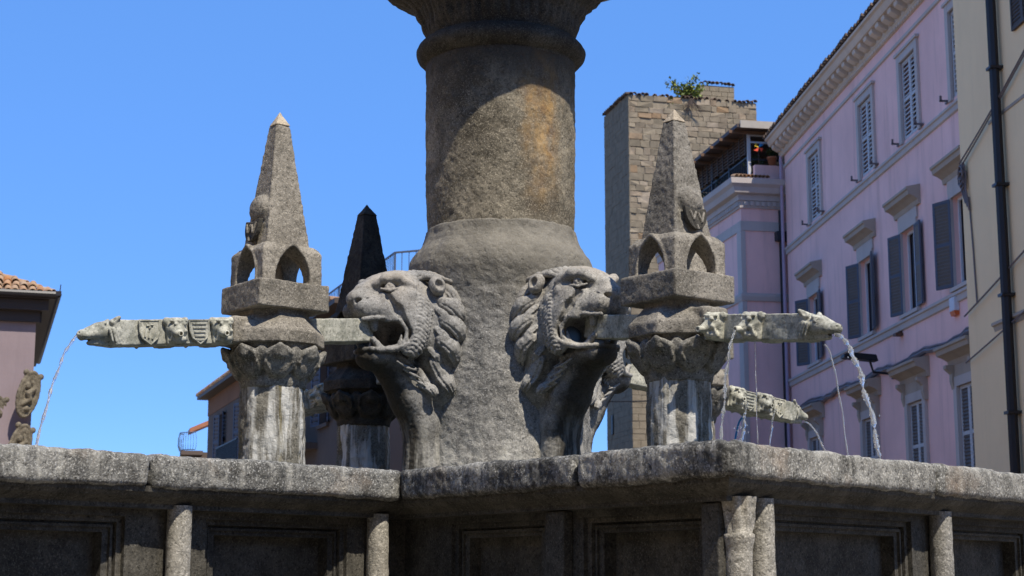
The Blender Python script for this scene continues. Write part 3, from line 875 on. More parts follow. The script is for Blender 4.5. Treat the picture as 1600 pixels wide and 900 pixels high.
# core (mortar): local X = side going away, -Y = along the front
MB().box(0.05, TL, -TW, -0.05, 0, TH).build('core', M['mortar'], tow)
def block_meshes(n, w, h, d, seed):
    q = random.Random(seed); out = []
    for _ in range(n):
        mb = MB(); j = lambda s_: q.uniform(-s_, s_)
        a = 0.022
        f = [(-w / 2 + a + j(.035), -d - j(.035), a + j(.03)), (w / 2 - a + j(.035), -d - j(.035), a + j(.03)), (w / 2 - a + j(.035), -d - j(.035), h - a + j(.03)), (-w / 2 + a + j(.035), -d - j(.035), h - a + j(.03))]
        g_ = [(-w / 2 + .004, -d * 0.3, .004), (w / 2 - .004, -d * 0.3, .004), (w / 2 - .004, -d * 0.3, h - .004), (-w / 2 + .004, -d * 0.3, h - .004)]
        bk = [(-w / 2 + .004, 0.05, .004), (w / 2 - .004, 0.05, .004), (w / 2 - .004, 0.05, h - .004), (-w / 2 + .004, 0.05, h - .004)]
        mb.add(f + g_ + bk, [(0, 1, 2, 3)] + [(i, 4 + i, 4 + (i + 1) % 4, (i + 1) % 4) for i in range(4)] + [(4 + i, 8 + i, 8 + (i + 1) % 4, 4 + (i + 1) % 4) for i in range(4)])
        out.append(mb.mesh('stone_block', M['block']))
    return out
bw, bh = 0.54, 0.30
bms = block_meshes(10, bw, bh, 0.035, 2)
nb = 0
rest = MB()
rowz = []; zz_ = TH; q = random.Random(77)
while zz_ > 0.3:
    hh_ = q.choice((0.22, 0.26, 0.29, 0.31, 0.36)); zz_ -= hh_; rowz.append((zz_, hh_))
for r, (z, rh) in enumerate(rowz):
    xs = []; x = 0.0; q = random.Random(r * 31 + 5)
    while x < TW - 0.12:
        w = q.uniform(0.28, 0.78)
        if TW - (x + w) < 0.25: w = TW - x
        xs.append((x, w)); x += w
    for (x, w) in xs:
        if nb < 300:
            # the front face looks along local -X
            o = mesh_obj('stone_block', bms[q.randrange(10)], tow, (0.05, -(x + w / 2), z), (0, 0, -math.pi / 2))
            o.scale = (w / bw * q.choice((1, -1)), 1, rh / bh); nb += 1
        else:
            rest.box(0.0 + q.uniform(-.03, .01), 0.06, -(x + w) + 0.008, -x - 0.008, z + 0.008, z + rh - 0.008)
    # side face: real but joined
    x = 0.0
    while x < TL - 0.1:
        w = q.uniform(0.36, 0.8)
        if TL - (x + w) < 0.3: w = TL - x
        rest.box(x + 0.008, x + w - 0.008, -0.06, 0.0 + q.uniform(-.008, .008), z + 0.004, z + rh - 0.004); x += w
o = rest.build('masonry', M['block'], tow); o['kind'] = 'stuff'
tc = tile_mesh('coping_tile', 0.34, 0.12, M['roofdark'])
q = random.Random(4)
for k in range(32):
    if q.random() < 0.22: continue
    o = mesh_obj('coping_tile', tc, tow, (-0.06 + q.uniform(-.06, .06), -0.1 - 0.2 * k, TH + q.uniform(-.07, .03)), (R_(8) + q.uniform(-.1, .1), 0, -math.pi / 2 + q.uniform(-.35, .35)))
for k in range(16):
    mesh_obj('coping_tile', tc, tow, (0.05 + 0.24 * k, 0.14, TH + q.uniform(-.02, .03)), (R_(8), 0, math.pi + q.uniform(-.15, .15)))
ch = MB(); ch.box(0.9, 2.6, -5.62, -3.87, TH, TH + 1.0)
tu = ch.build('turret', M['mortar'], tow)
tb = MB()
for r in range(4):
    x = 3.87
    while x < 5.57:
        w = min(q.uniform(0.3, 0.6), 5.62 - x); tb.box(0.84, 0.9, -x - w + .01, -x - .01, TH + r * .235 + .01, TH + r * .235 + .225); x += w
tb.build('stone_course', M['block'], tu)
for k in range(9):
    mesh_obj('coping_tile', tc, tow, (0.78, -3.92 - 0.2 * k, TH + 1.0 + q.uniform(-.02, .09)), (R_(10), 0, -math.pi / 2 + q.uniform(-.3, .3)))
for (zz, yy) in ((8.6, -0.0), (9.5, 0.0)):
    pass
MB().box(2.9, 3.15, 0.02, 0.06, 8.6, 9.5).build('slit_window', M['black'], tow)
sh = empty('shrub', T0 + TD * 0.4 + Vector((2.95, 0.67, TH)), 0, 'bright green wild shrub rooted on the top of the stone tower', 'shrub')
br_ = MB(); lv = MB(); q = random.Random(12)
for k in range(22):
    a = q.uniform(0, 6.28); ln = q.uniform(0.5, 1.3); tip = Vector((math.cos(a) * ln * 0.75, math.sin(a) * ln * 0.4, ln * q.uniform(0.35, 0.95)))
    if k > 18: tip = Vector((q.uniform(-1.1, -.6), -0.4, q.uniform(-0.5, 0.1)))
    br_.tube([(0, -0.2, -0.02), tip * 0.5 + Vector((0, -0.1, 0.12)), tip], [0.03, 0.02, 0.008], 5)
    for m_ in range(44):
        t_ = q.uniform(0.35, 1.05); p = tip * t_ + Vector((q.gauss(0, .11), q.gauss(0, .11), q.gauss(0, .1)))
        e = Vector((q.gauss(0, 1), q.gauss(0, 1), q.gauss(0, 1))).normalized(); f_ = e.cross(Vector((q.gauss(0, 1), q.gauss(0, 1), 1))).normalized()
        s_ = q.uniform(0.06, 0.12); lv.quad(p - e * s_, p + f_ * s_ * .55, p + e * s_, p - f_ * s_ * .55)
br_.build('stem', M['wood'], sh); lv.build('foliage', M['leaf'], sh)
sh2 = empty('shrub', T0 + Vector((3.0, 0.62, TH - 0.75)), 0, 'brown dry creeper hanging on the tower face under the green shrub', 'shrub')
br_ = MB()
for k in range(26):
    a = q.uniform(-1, 1); br_.tube([(0, -0.1, 0.7), (a * 0.3, -0.14, 0.35), (a * 0.7, -0.13, q.uniform(-.35, .35))], [0.02, 0.014, 0.006], 4)
br_.build('stem', M['wood'], sh2)

# ---------------------------------------------------------------- cream building (right edge)
C0 = Vector((10.02, 36.0, 0))
crm = empty('house', C0, PANG, 'tall cream house at the right edge with a dark downpipe', 'building')
ch_ = [(-4.75, -3.55, 12.75, 15.3), (-4.75, -3.55, 2.0, 3.4)]
mb = MB(); wall_holes(mb, -24, 0, 0, 19.5, ch_, 0, 0.2)
mb.quad((0, 0, 0), (0, -10, 0), (0, -10, 19.5), (0, 0, 19.5)); mb.quad((-24, 0, 0), (-24, -10, 0), (-24, -10, 19.5), (-24, 0, 19.5))
mb.quad((-24, -10, 0), (0, -10, 0), (0, -10, 19.5), (-24, -10, 19.5)); mb.quad((-24, 0.0, 19.5), (0, 0.0, 19.5), (0, -10, 19.5), (-24, -10, 19.5))
mb.build('wall', M['cream'], crm)
for (a, b, c, d) in ch_:
    w_ = MB().quad((a, -0.18, c), (b, -0.18, c), (b, -0.18, d), (a, -0.18, d)).build('window', M['glass'], crm)
    shutter(w_, a, (a + b) / 2, c, d, 0.02, 0, 'a', M['wood'], M['wood'], 2); shutter(w_, (a + b) / 2, b, c, d, 0.02, 0, 'b', M['wood'], M['wood'], 2)
extrude_profile([(0, 19.2), (0.3, 19.3), (0.6, 19.5), (0.6, 19.65), (0, 19.7)], -24.3, 0.3).build('eave', M['palecornice'], crm)
def crf(u, y, z):
    n = Vector((-PD.y, PD.x, 0)); return C0 + PD * u + n * y + Vector((0, 0, z))
MB().tube([(-2.72, 0.15, 19.2), (-2.72, 0.15, 0.0)], 0.11).build('downpipe', M['pipe'], crm)
for zz in (5.0, 7.4, 9.7, 12.2, 14.4): MB().box(-2.85, -2.59, 0.0, 0.28, zz, zz + 0.06).build('pipe_clamp', M['pipe'], crm)
def sag(a, b, drop, n=16):
    a, b = Vector(a), Vector(b); return [a.lerp(b, k / n) - Vector((0, 0, 4 * drop * (k / n) * (1 - k / n))) for k in range(n + 1)]
def cable(label, paths, r=0.03, mat='wire'):
    mb = MB()
    for p in paths: mb.tube(p, r, 6)
    return tag(mb.build('cable', M[mat]), label, 'cable')
cable('twisted cables ending in a coiled clump high on the cream house', [sag(crf(-0.32, 0.1, 10.75), crf(-9, 0.06, 13.9), 0.12), sag(crf(-0.32, 0.14, 10.8), crf(-9, 0.06, 14.1), 0.2)], 0.02)
cl = MB(); q = random.Random(3)
for k in range(8):
    ang = q.uniform(0, 6.28); cl.tube([crf(-0.32 + 0.14 * math.cos(ang + m_ * 0.7) * q.uniform(.7, 1.1), 0.08 + 0.03 * (k % 3), 10.66 + 0.16 * math.sin(ang + m_ * 0.7) - 0.04 * k) for m_ in range(9)], 0.022, 5)
for k in range(3): cl.tube([crf(-0.25 - 0.1 * k, 0.06, 10.6), crf(-0.22 - 0.12 * k, 0.08, 10.2), crf(-0.36 - 0.1 * k, 0.06, 9.9 - 0.1 * k)], 0.025, 5)
tag(cl.build('cable_clump', M['wire']), 'knot of coiled cables hanging at the corner of the cream house', 'cable')
cable('thin wire running down the cream house below the coiled clump', [[crf(-0.5, 0.03, 10.0), crf(-0.6, 0.03, 8.9), crf(-0.68, 0.03, 7.6)]], 0.02)
cable('upper sagging cable crossing the middle of the cream house', [sag(crf(-0.05, 0.1, 7.42), crf(-12, 0.06, 10.2), 0.12)], 0.02)
cable('lower sagging cable crossing the middle of the cream house', [sag(crf(0.0, 0.1, 6.4), crf(-12, 0.06, 8.7), 0.12)], 0.018)

# ---------------------------------------------------------------- unseen houses added round the square to cut skylight and bounce sun
def plain_house(loc, rz, w, h, d, mat, label):
    t_ = empty('house', loc, rz, label, 'building')
    hl = []
    nfl = int(h / 4.2); nw = int(w / 3.4)
    for fl in range(nfl):
        for k in range(nw):
            u = (k + 0.5) * w / nw; hl.append((u - 0.6, u + 0.6, 1.2 + 4.2 * fl, 3.3 + 4.2 * fl))
    mb = MB(); wall_holes(mb, 0, w, 0, h, hl, 0, 0.25)
    mb.quad((0, 0, 0), (0, -d, 0), (0, -d, h), (0, 0, h)); mb.quad((w, 0, 0), (w, -d, 0), (w, -d, h), (w, 0, h)); mb.quad((0, -d, 0), (w, -d, 0), (w, -d, h), (0, -d, h))
    mb.build('wall', mat, t_)
    for (a, b, c, d2) in hl:
        MB().quad((a, -.22, c), (b, -.22, c), (b, -.22, d2), (a, -.22, d2)).build('window', M['glass'], t_)
    MB().add([(-.4, .6, h), (w + .4, .6, h), (w + .4, -d / 2, h + 2), (-.4, -d / 2, h + 2), (-.4, -d - .6, h), (w + .4, -d - .6, h)], [(0, 1, 2, 3), (3, 2, 5, 4)]).build('roof', M['roofdark'], t_)
plain_house((-26, -13, 0), 0, 17, 15.5, 9, M['ochre'], 'ochre house added unseen behind the viewer on the left to cut skylight')
plain_house((-8.9, -13.5, 0), 0, 16, 17, 9, M['beige'], 'beige house added unseen directly behind the viewer to cut skylight')
plain_house((7.2, -13, 0), 0, 18, 15, 9, M['midhouse'], 'grey house added unseen behind the viewer on the right to cut skylight')
plain_house((-19, 30, 0), -math.pi / 2, 19, 12, 8, M['cream'], 'cream house added unseen on the left side of the square to bounce sunlight')
plain_house((-19.5, 10.8, 0), -math.pi / 2, 21, 13.5, 8, M['ochre'], 'ochre house added unseen on the left side of the square to bounce sunlight')

# ---------------------------------------------------------------- left mauve house with tiled roof
LH = Vector((-11.2, 38.6, 0))
lh = empty('house', LH, 0.31, 'mauve house at the left edge with a tiled hip roof and dark eaves', 'building')
MB().box(-9, 0, 0, 12, 0, 8.02).build('wall', M['lefthouse'], lh)
ev = 0.40
EZ = 8.22
mb = MB()
mb.add([(-9.6, -ev, EZ), (ev, -ev, EZ), (ev, 12 + ev, EZ), (-9.6, 12 + ev, EZ), (-9.6, -ev, EZ + .1), (ev, -ev, EZ + .1), (ev, 12 + ev, EZ + .1), (-9.6, 12 + ev, EZ + .1)],
       [(3, 2, 1, 0), (4, 5, 6, 7), (0, 1, 5, 4), (1, 2, 6, 5), (2, 3, 7, 6), (3, 0, 4, 7)])
mb.build('eave', M['soffit'], lh)
MB().box(-9, 0.08, -0.10, -0.002, 7.7, 8.02).box(-0.02, 0.12, 0.0, 12, 7.7, 8.02).build('eave_moulding', M['soffit'], lh)
MB().box(-9, 0.26, -0.26, -0.102, 7.96, 8.21).box(0.121, 0.26, -0.1, 12, 7.96, 8.21).build('eave_moulding', M['soffit'], lh)
MB().tube([(-9.6, -ev - 0.06, EZ + .1), (ev + 0.05, -ev - 0.06, EZ + .1)], 0.075).tube([(ev + 0.06, -ev - 0.06, EZ + .1), (ev + 0.06, 12, EZ + .1)], 0.075).build('gutter', M['gutter'], lh)
pit = R_(25)
ridge = 4.0
zt = EZ + .11
rfm = MB(); rr_ = math.tan(pit) * ridge
rfm.add([(-9.6, -ev, zt), (ev, -ev, zt), (ev - ridge, -ev + ridge, zt + rr_), (-9.6, -ev + ridge, zt + rr_), (ev, 12 + ev, zt), (ev - ridge, 12 + ev - ridge, zt + rr_)], [(0, 1, 2, 3), (1, 4, 5, 2)])
rfm.build('roof', M['roofdark'], lh)
lt = tile_mesh('tile', 0.46, 0.095, M['tile'])
q = random.Random(9)
for c in range(14):
    for r in range(9):
        x = ev - 0.16 - 0.185 * c; y = -ev - 0.06 + 0.37 * r
        if x > ev - 0.15 - (0.37 * r) - 0.0: continue
        mesh_obj('tile', lt, lh, (x + q.uniform(-.02, .02), y, zt + 0.0 + 0.37 * r * math.tan(pit) + q.uniform(0, .02)), (pit - 0.07 + q.uniform(-.03, .03), 0, q.uniform(-.06, .06)))
for r in range(10):   # hip tiles
    mesh_obj('ridge_tile', lt, lh, (ev - 0.05 - 0.3 * r, -ev + 0.05 + 0.3 * r, zt + 0.04 + 0.3 * r * math.tan(pit)), (math.atan(math.tan(pit) / 1.414) - 0.05, 0, R_(45)))
MB().box(ev - 0.0, ev + 0.12, -ev - 0.15, -ev + 0.15, zt - 0.05, zt + 0.06).tube([(ev + .08, -ev - .1, zt), (ev + .1, -ev - .12, zt + .22)], 0.012, 5).build('gutter_end', M['gutter'], lh)

def cartouche_mesh():
    G = Grid((-0.42, -0.22, -0.72), (0.42, 0.14, 0.72), 0.022)
    G.ell((0, 0, 0), (0.33, 0.12, 0.60), 0.02)
    G.ell((0, -0.14, 0), (0.26, 0.10, 0.50), 0.02, 's')
    for a in range(24):
        an = 2 * math.pi * a / 24; b_ = an + 2 * math.pi / 24
        G.cap((0.31 * math.cos(an), -0.03, 0.57 * math.sin(an)), (0.31 * math.cos(b_), -0.03, 0.57 * math.sin(b_)), 0.045, k=0.02)
    G.chain([(-.12, -.06, -.28), (.05, -.1, -.12), (-.05, -.1, .02), (.1, -.09, .16), (.02, -.08, .3)], [.06, .07, .075, .06, .04], 0.03)
    G.chain([(.14, -.06, -.2), (.0, -.1, -.02), (.13, -.09, .1)], [.04, .05, .035], 0.02)
    G.ell((-.1, -.09, .2), (.08, .06, .09), 0.02); G.ell((.04, -.09, -.36), (.09, .05, .07), 0.02)
    for k in (-1, 1): G.ell((k * .24, -.02, .52), (.09, .07, .08), 0.03)
    return G.mesh('cartouche', M['carved'], [(9, 0.006, 3, 5)])
cm_ = cartouche_mesh()
for (x, y, z, rz, ry, lab) in ((-11.22, 38.28, 5.97, 0.85, 0.20, 'tall oval carved coat of arms on the mauve house corner, the topmost one'),
                               (-11.98, 38.45, 5.40, 0.31, 0.05, 'oval carved coat of arms cut by the left edge of the photo'),
                               (-11.36, 38.28, 4.74, 0.85, 0.24, 'oval carved coat of arms half hidden behind the fountain rim below the topmost one')):
    o = mesh_obj('coat_of_arms', cm_, None, (x, y, z), (0.1, ry, rz)); o.scale = (0.82, 0.9, 0.92); tag(o, lab, 'coat of arms', 'carved coats of arms on the mauve house')

# ---------------------------------------------------------------- dark houses in the middle distance
MD = Vector((-0.324, 0.946, 0)).normalized(); MANG = math.atan2(MD.y, MD.x)
M0 = Vector((-14.289, 75.0, 0))
mh = empty('house', M0, MANG, 'dark grey house with balconies and a railed roof terrace behind the left obelisk', 'building')
wy = -0.5
mid_holes = []
for u in (-4.2, -9.4, -14.4, -19.4, -24.4):
    mid_holes += [(u - 0.6, u + 0.6, 6.6, 8.9), (u - 0.6, u + 0.6, 3.0, 5.2)]
mb = MB(); wall_holes(mb, -27.6, -0.25, 0, 9.9, mid_holes, wy, 0.2)
mb.quad((-0.25, wy, 0), (-0.25, -3.6, 0), (-0.25, -3.6, 9.9), (-0.25, wy, 9.9)); mb.quad((-27.6, wy, 0), (-27.6, -3.6, 0), (-27.6, -3.6, 9.9), (-27.6, wy, 9.9)); mb.quad((-27.6, -3.6, 0), (-0.25, -3.6, 0), (-0.25, -3.6, 9.9), (-27.6, -3.6, 9.9))
mb.build('wall', M['midhouse'], mh)
MB().box(-27.6, -0.22, wy, wy + 0.025, 9.15, 9.9).build('frieze', M['orangewash'], mh)
for (a, b, c, d) in mid_holes:
    w_ = MB().quad((a, wy - .18, c), (b, wy - .18, c), (b, wy - .18, d), (a, wy - .18, d)).build('window', M['glass'], mh)
    if c > 6:
        shutter(w_, a, (a + b) / 2, c, d, wy + 0.03, R_(165), 'a', M['shutter_dark'], M['shutter_dark'], 2, pitch=0.16); shutter(w_, (a + b) / 2, b, c, d, wy + 0.03, -R_(165), 'b', M['shutter_dark'], M['shutter_dark'], 2, pitch=0.16)
    MB().box(a - .15, b + .15, wy - .01, wy + .1, c - .12, c).build('sill', M['midhouse'], w_)
for u0 in (-13, -23.5):
    b_ = MB().box(u0, u0 + 5, wy, wy + 0.85, 5.9, 6.1).build('balcony', M['midhouse'], mh)
    rl = MB(); rl.box(u0, u0 + 5, wy + .78, wy + .83, 7.05, 7.1)
    for k in range(36): rl.box(u0 + k * .142, u0 + k * .142 + .03, wy + .79, wy + .82, 6.1, 7.05)
    rl.build('railing', M['iron'], b_)
MB().add([(-27.8, 0, 10.05), (0, 0, 10.05), (0, -3.9, 10.4), (-27.8, -3.9, 10.4), (-27.8, 0, 9.9), (0, 0, 9.9), (0, -3.9, 9.9), (-27.8, -3.9, 9.9)], [(0, 1, 2, 3), (4, 7, 6, 5), (0, 4, 5, 1), (1, 5, 6, 2), (2, 6, 7, 3), (3, 7, 4, 0)]).build('roof', M['wood'], mh)
mt_ = tile_mesh('tile', 0.5, 0.13, M['tile'])
for k in range(86):
    mesh_obj('tile', mt_, mh, (-0.1 - 0.32 * k, 0.06, 10.06), (R_(-2), 0, math.pi))
rl = MB()
def rail_line(pts, z0, z1, sp=0.22):
    for a, b in zip(pts, pts[1:]):
        a, b = Vector((*a, 0)), Vector((*b, 0)); L_ = (b - a).length; n = int(L_ / sp)
        rl.tube([a + Vector((0, 0, z1)), b + Vector((0, 0, z1))], 0.03, 5); rl.tube([a + Vector((0, 0, z0 + .12)), b + Vector((0, 0, z0 + .12))], 0.02, 5)
        for k in range(n + 1):
            p = a.lerp(b, k / n); big = k % 9 == 0
            rl.tube([p + Vector((0, 0, z0)), p + Vector((0, 0, z1))], 0.03 if big else 0.011, 4)
rail_line([(-2.6, -1.0), (-22.0, -1.0)], 10.05, 11.15)
rail_line([(-22.0, -1.0), (-27.6, -1.0)], 10.05, 11.1)
rl.build('roof_railing', M['bluerail'], mh)
def mhw(u, y, z):
    n = Vector((-MD.y, MD.x, 0)); return M0 + MD * u + n * y + Vector((0, 0, z))
def antenna(loc, h, label, rz=0.3):
    t_ = empty('antenna', loc, rz, label, 'antenna', 'television antennas on the roofs')
    MB().tube([(0, 0, 0), (0, 0, h)], 0.02, 5).build('mast', M['iron'], t_)
    a = MB(); a.tube([(-.5, 0, h - .1), (.5, 0, h - .1)], 0.012, 4)
    for k in range(7): a.tube([(-.45 + .15 * k, -.22, h - .1), (-.45 + .15 * k, .22, h - .1)], 0.008, 4)
    a.tube([(-.35, 0, h - .45), (.3, 0, h - .45)], 0.012, 4)
    for k in range(4): a.tube([(-.3 + .18 * k, 0, h - .6), (-.3 + .18 * k, 0, h - .3)], 0.008, 4)
    a.build('aerial', M['iron'], t_)
antenna(mhw(-32.6, -2.2, 9.3), 1.9, 'thin antenna on the railed roof right of the black obelisk')
antenna(mhw(-9.2, -1.6, 10.1), 1.9, 'thin antenna on the roof below the left spout', 1.2)

nh = empty('house', M0 + MD * -37.2, MANG, 'nearer dark house with a thin balcony railing right of the black rear obelisk', 'building')
nhh = [(2.4, 3.6, 5.6, 7.7), (5.8, 7.0, 5.6, 7.7), (2.4, 3.6, 2.2, 4.2), (5.8, 7.0, 2.2, 4.2)]
mb = MB(); wall_holes(mb, 0, 8.9, 0, 8.9, nhh, wy, 0.2)
mb.quad((0, wy, 0), (0, -3.2, 0), (0, -3.2, 8.9), (0, wy, 8.9)); mb.quad((8.9, wy, 0), (8.9, -3.2, 0), (8.9, -3.2, 8.9), (8.9, wy, 8.9)); mb.quad((0, -3.2, 0), (8.9, -3.2, 0), (8.9, -3.2, 8.9), (0, -3.2, 8.9))
mb.build('wall', M['midhouse'], nh)
for (a, b, c, d) in nhh:
    MB().quad((a, wy - .18, c), (b, wy - .18, c), (b, wy - .18, d), (a, wy - .18, d)).build('window', M['glass'], nh)
MB().box(-0.2, 9.1, -3.3, 0.1, 8.905, 9.08).build('terrace', M['hood'], nh)
rl = MB(); rail_line([(1.4, -2.2), (3.2, -0.2), (8.9, -0.2)], 9.08, 10.25, 0.2); rl.build('balcony_railing', M['bluerail'], nh)

# end house beyond, with orange awning and curved railing
eh = empty('house', (-15.6, 82, 0), 0.25, 'small far house with an orange tiled canopy and curved iron balcony', 'building')
MB().box(-0.2, 3, 0, 5, 0, 8.1).build('wall', M['midhouse'], eh)
MB().box(-0.75, -0.35, -0.1, 0.2, 0, 8.1).build('pillar', M['yellowwall'], eh)
MB().add([(-0.35, -0.6, 9.0), (0.75, -0.6, 9.5), (0.75, 1, 9.5), (-0.35, 1, 9.0), (-0.35, -0.6, 9.22), (0.75, -0.6, 9.72), (0.75, 1, 9.72), (-0.35, 1, 9.22)], [(3, 2, 1, 0), (4, 5, 6, 7), (0, 1, 5, 4), (1, 2, 6, 5), (2, 3, 7, 6), (3, 0, 4, 7)]).build('canopy', M['terracotta'], eh)
cr = MB()
def cpt(a, z): return (0.0 + 0.8 * math.cos(a), -0.1 + 0.8 * math.sin(a), z)
for zz in (8.15, 9.0): cr.tube([cpt(math.pi * .75 + k * .15, zz) for k in range(16)], 0.025, 5)
for k in range(16):
    a = math.pi * .75 + k * .15; x, y, _ = cpt(a, 0)
    cr.tube([(x, y, 9.0), (x * 1.15 + .05, y * 1.15, 8.7), (x * 1.15 + .05, y * 1.15, 8.35), (x, y, 8.15)], 0.012, 4)
cr.build('curved_railing', M['bluerail'], eh)
MB().box(-0.75, 0.3, -0.9, 0.1, 7.9, 8.1).build('balcony', M['midhouse'], eh)

# beige house glimpsed under the left lion
bh_ = empty('house', (-6.5, 66, 0), 0.15, 'sunlit beige house front glimpsed between the left lion and the dark pillar', 'building')
bhh = [(0.95, 1.6, 4.9, 6.7)]
mb = MB(); wall_holes(mb, -1.4, 5, 0, 10.0, [], 0, 0)
mb.v = [(x, -y, z) for x, y, z in mb.v]
mb.box(-1.4, 5, 0.02, 6, 0, 10.0)
mb.build('wall', M['beige'], bh_)
nich = MB(); nich.prism([(0.95, 4.7), (1.7, 4.7), (1.7, 6.3), (1.62, 6.55), (1.32, 6.72), (1.03, 6.55), (0.95, 6.3)], lambda p, q_, t_: (p, t_, q_), -0.06, -0.02)
nich.build('window', M['shutter_dark'], bh_)
MB().prism([(0.8, 6.35), (1.85, 6.35), (1.7, 6.75), (1.32, 6.95), (0.95, 6.75)], lambda p, q_, t_: (p, t_, q_), -0.22, -0.01).build('hood', M['hood'], bh_)
cable('thin dark wire strung across the street left of the tower', [sag((1.0, 60, 8.3), (7.3, 57, 8.05), 0.15)], 0.025, 'black')

# ================================================================== FOUNTAIN
exec_marker = 0
FC = Vector((-0.078, 11.058, 0))
TH_ = 0.6573
DL = Vector((-math.cos(TH_), -math.sin(TH_), 0)); DR = Vector((math.sin(TH_), -math.cos(TH_), 0))
# ---------------------------------------------------------------- basin
P_re = Vector((-0.566, 8.421)); B1 = Vector((0.861, 6.573))
dL = Vector((-0.681, -0.732)); dE = Vector((0.652, 0.758))
A1 = P_re + dL * 4.0; Qr = P_re + dE * 3.6; B2 = B1 + dE * 3.6
C2 = Vector((FC.x, FC.y)); opp = lambda p: 2 * C2 - p
A2 = A1 + (opp(Qr) - P_re)
POLY = [A1, P_re, B1, B2, Qr, opp(A2), opp(A1), opp(P_re), opp(B1), opp(B2), opp(Qr), A2]   # anticlockwise
NPOL = len(POLY)
def inset(d):
    out = []
    for i in range(NPOL):
        p0, p1, p2 = POLY[i - 1], POLY[i], POLY[(i + 1) % NPOL]
        a = (p1 - p0).normalized(); b = (p2 - p1).normalized()
        na = Vector((-a.y, a.x)); nb_ = Vector((-b.y, b.x))
        m = (na + nb_); m = m / (1 + na.dot(nb_))
        out.append(p1 + m * d)
    return out
area = sum(POLY[i].x * POLY[(i + 1) % NPOL].y - POLY[(i + 1) % NPOL].x * POLY[i].y for i in range(NPOL))
ZR = 2.175
bas = empty('fountain_basin', FC, 0, 'grey stone cross shaped fountain basin with panelled walls and thick worn coping', 'fountain basin')
def rel(v, z): return (v.x - FC.x, v.y - FC.y, z)

# coping stones
def coping_mesh(quads, h, seed):
    """quads: list of convex anticlockwise polygons (2D)"""
    pts = [p for q_ in quads for p in q_]
    lo = (min(p.x for p in pts) - FC.x - .06, min(p.y for p in pts) - FC.y - .06, ZR - .15 - .05)
    hi = (max(p.x for p in pts) - FC.x + .06, max(p.y for p in pts) - FC.y + .06, ZR + .05)
    G = Grid(lo, hi, h)
    rd = 0.028
    for q_ in quads:
        n = len(q_)
        def f(X, Y, Z, q_=q_, n=n):
            ds = []
            for i in range(n):
                a, b = q_[i], q_[(i + 1) % n]; e = (b - a).normalized(); nn = (e.y, -e.x)
                ds.append((X + FC.x - a.x) * nn[0] + (Y + FC.y - a.y) * nn[1] + rd)
            ds.append(np.abs(Z - (ZR - 0.074)) - 0.074 + rd)
            S_ = 0
            for d_ in ds: S_ = S_ + np.maximum(d_, 0) ** 2
            mxx = ds[0]
            for d_ in ds[1:]: mxx = np.maximum(mxx, d_)
            return np.where(mxx > 0, np.sqrt(S_), mxx) - rd
        G.fn(f, 'u', 0.004)
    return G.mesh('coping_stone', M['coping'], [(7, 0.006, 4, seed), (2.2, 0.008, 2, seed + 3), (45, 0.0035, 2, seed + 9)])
IN = inset(0.42)
def edge_pts(i, s0, s1):
    a, b = POLY[i], POLY[(i + 1) % NPOL]; e = (b - a).normalized(); L_ = (b - a).length; nn = Vector((-e.y, e.x))
    o0 = a + e * s0 if s0 is not None else a; i0 = a + e * s0 + nn * 0.42 if s0 is not None else IN[i]
    o1 = a + e * s1 if s1 is not None else b; i1 = a + e * s1 + nn * 0.42 if s1 is not None else IN[(i + 1) % NPOL]
    return [o0, o1, i1, i0]
g_ = 0.011
stones = [([edge_pts(0, 1.2, 4.0 - 1.4865 - g_)], 0.013), ([edge_pts(0, 4.0 - 1.4865 + g_, None)], 0.012), ([edge_pts(1, None, 1.3734 - g_)], 0.012),
          ([edge_pts(1, 1.3734 + g_, None), edge_pts(2, None, 1.7818 - g_)], 0.012), ([edge_pts(2, 1.7818 + g_, None), edge_pts(3, None, 1.2)], 0.016),
          ([edge_pts(11, 1.5, None), edge_pts(0, None, 1.2 - g_)], 0.02)]
for i in range(3, NPOL - 1):
    L_ = (POLY[(i + 1) % NPOL] - POLY[i]).length
    stones.append(([edge_pts(i, 1.21 if i == 3 else None, None)], 0.035))
stones.append(([edge_pts(11, None, 1.49)], 0.035))
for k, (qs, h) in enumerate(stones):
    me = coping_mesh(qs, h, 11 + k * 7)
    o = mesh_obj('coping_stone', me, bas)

# wall courses under the coping, one strip of every edge
prof = [(0.030, ZR - 0.14), (0.034, ZR - 0.165), (0.055, ZR - 0.185), (0.09, ZR - 0.205), (0.105, ZR - 0.215), (0.105, ZR - 0.235), (0.183, ZR - 0.237)]
ins = [inset(p[0]) for p in prof]
for i in range(NPOL):
    j = (i + 1) % NPOL; mb = MB()
    v = []
    for k, (d, z) in enumerate(prof): v += [rel(ins[k][i], z), rel(ins[k][j], z)]
    mb.add(v, [(2 * k, 2 * k + 1, 2 * k + 3, 2 * k + 2) for k in range(len(prof) - 1)])
    mb.build('cornice', M['wall'], bas)

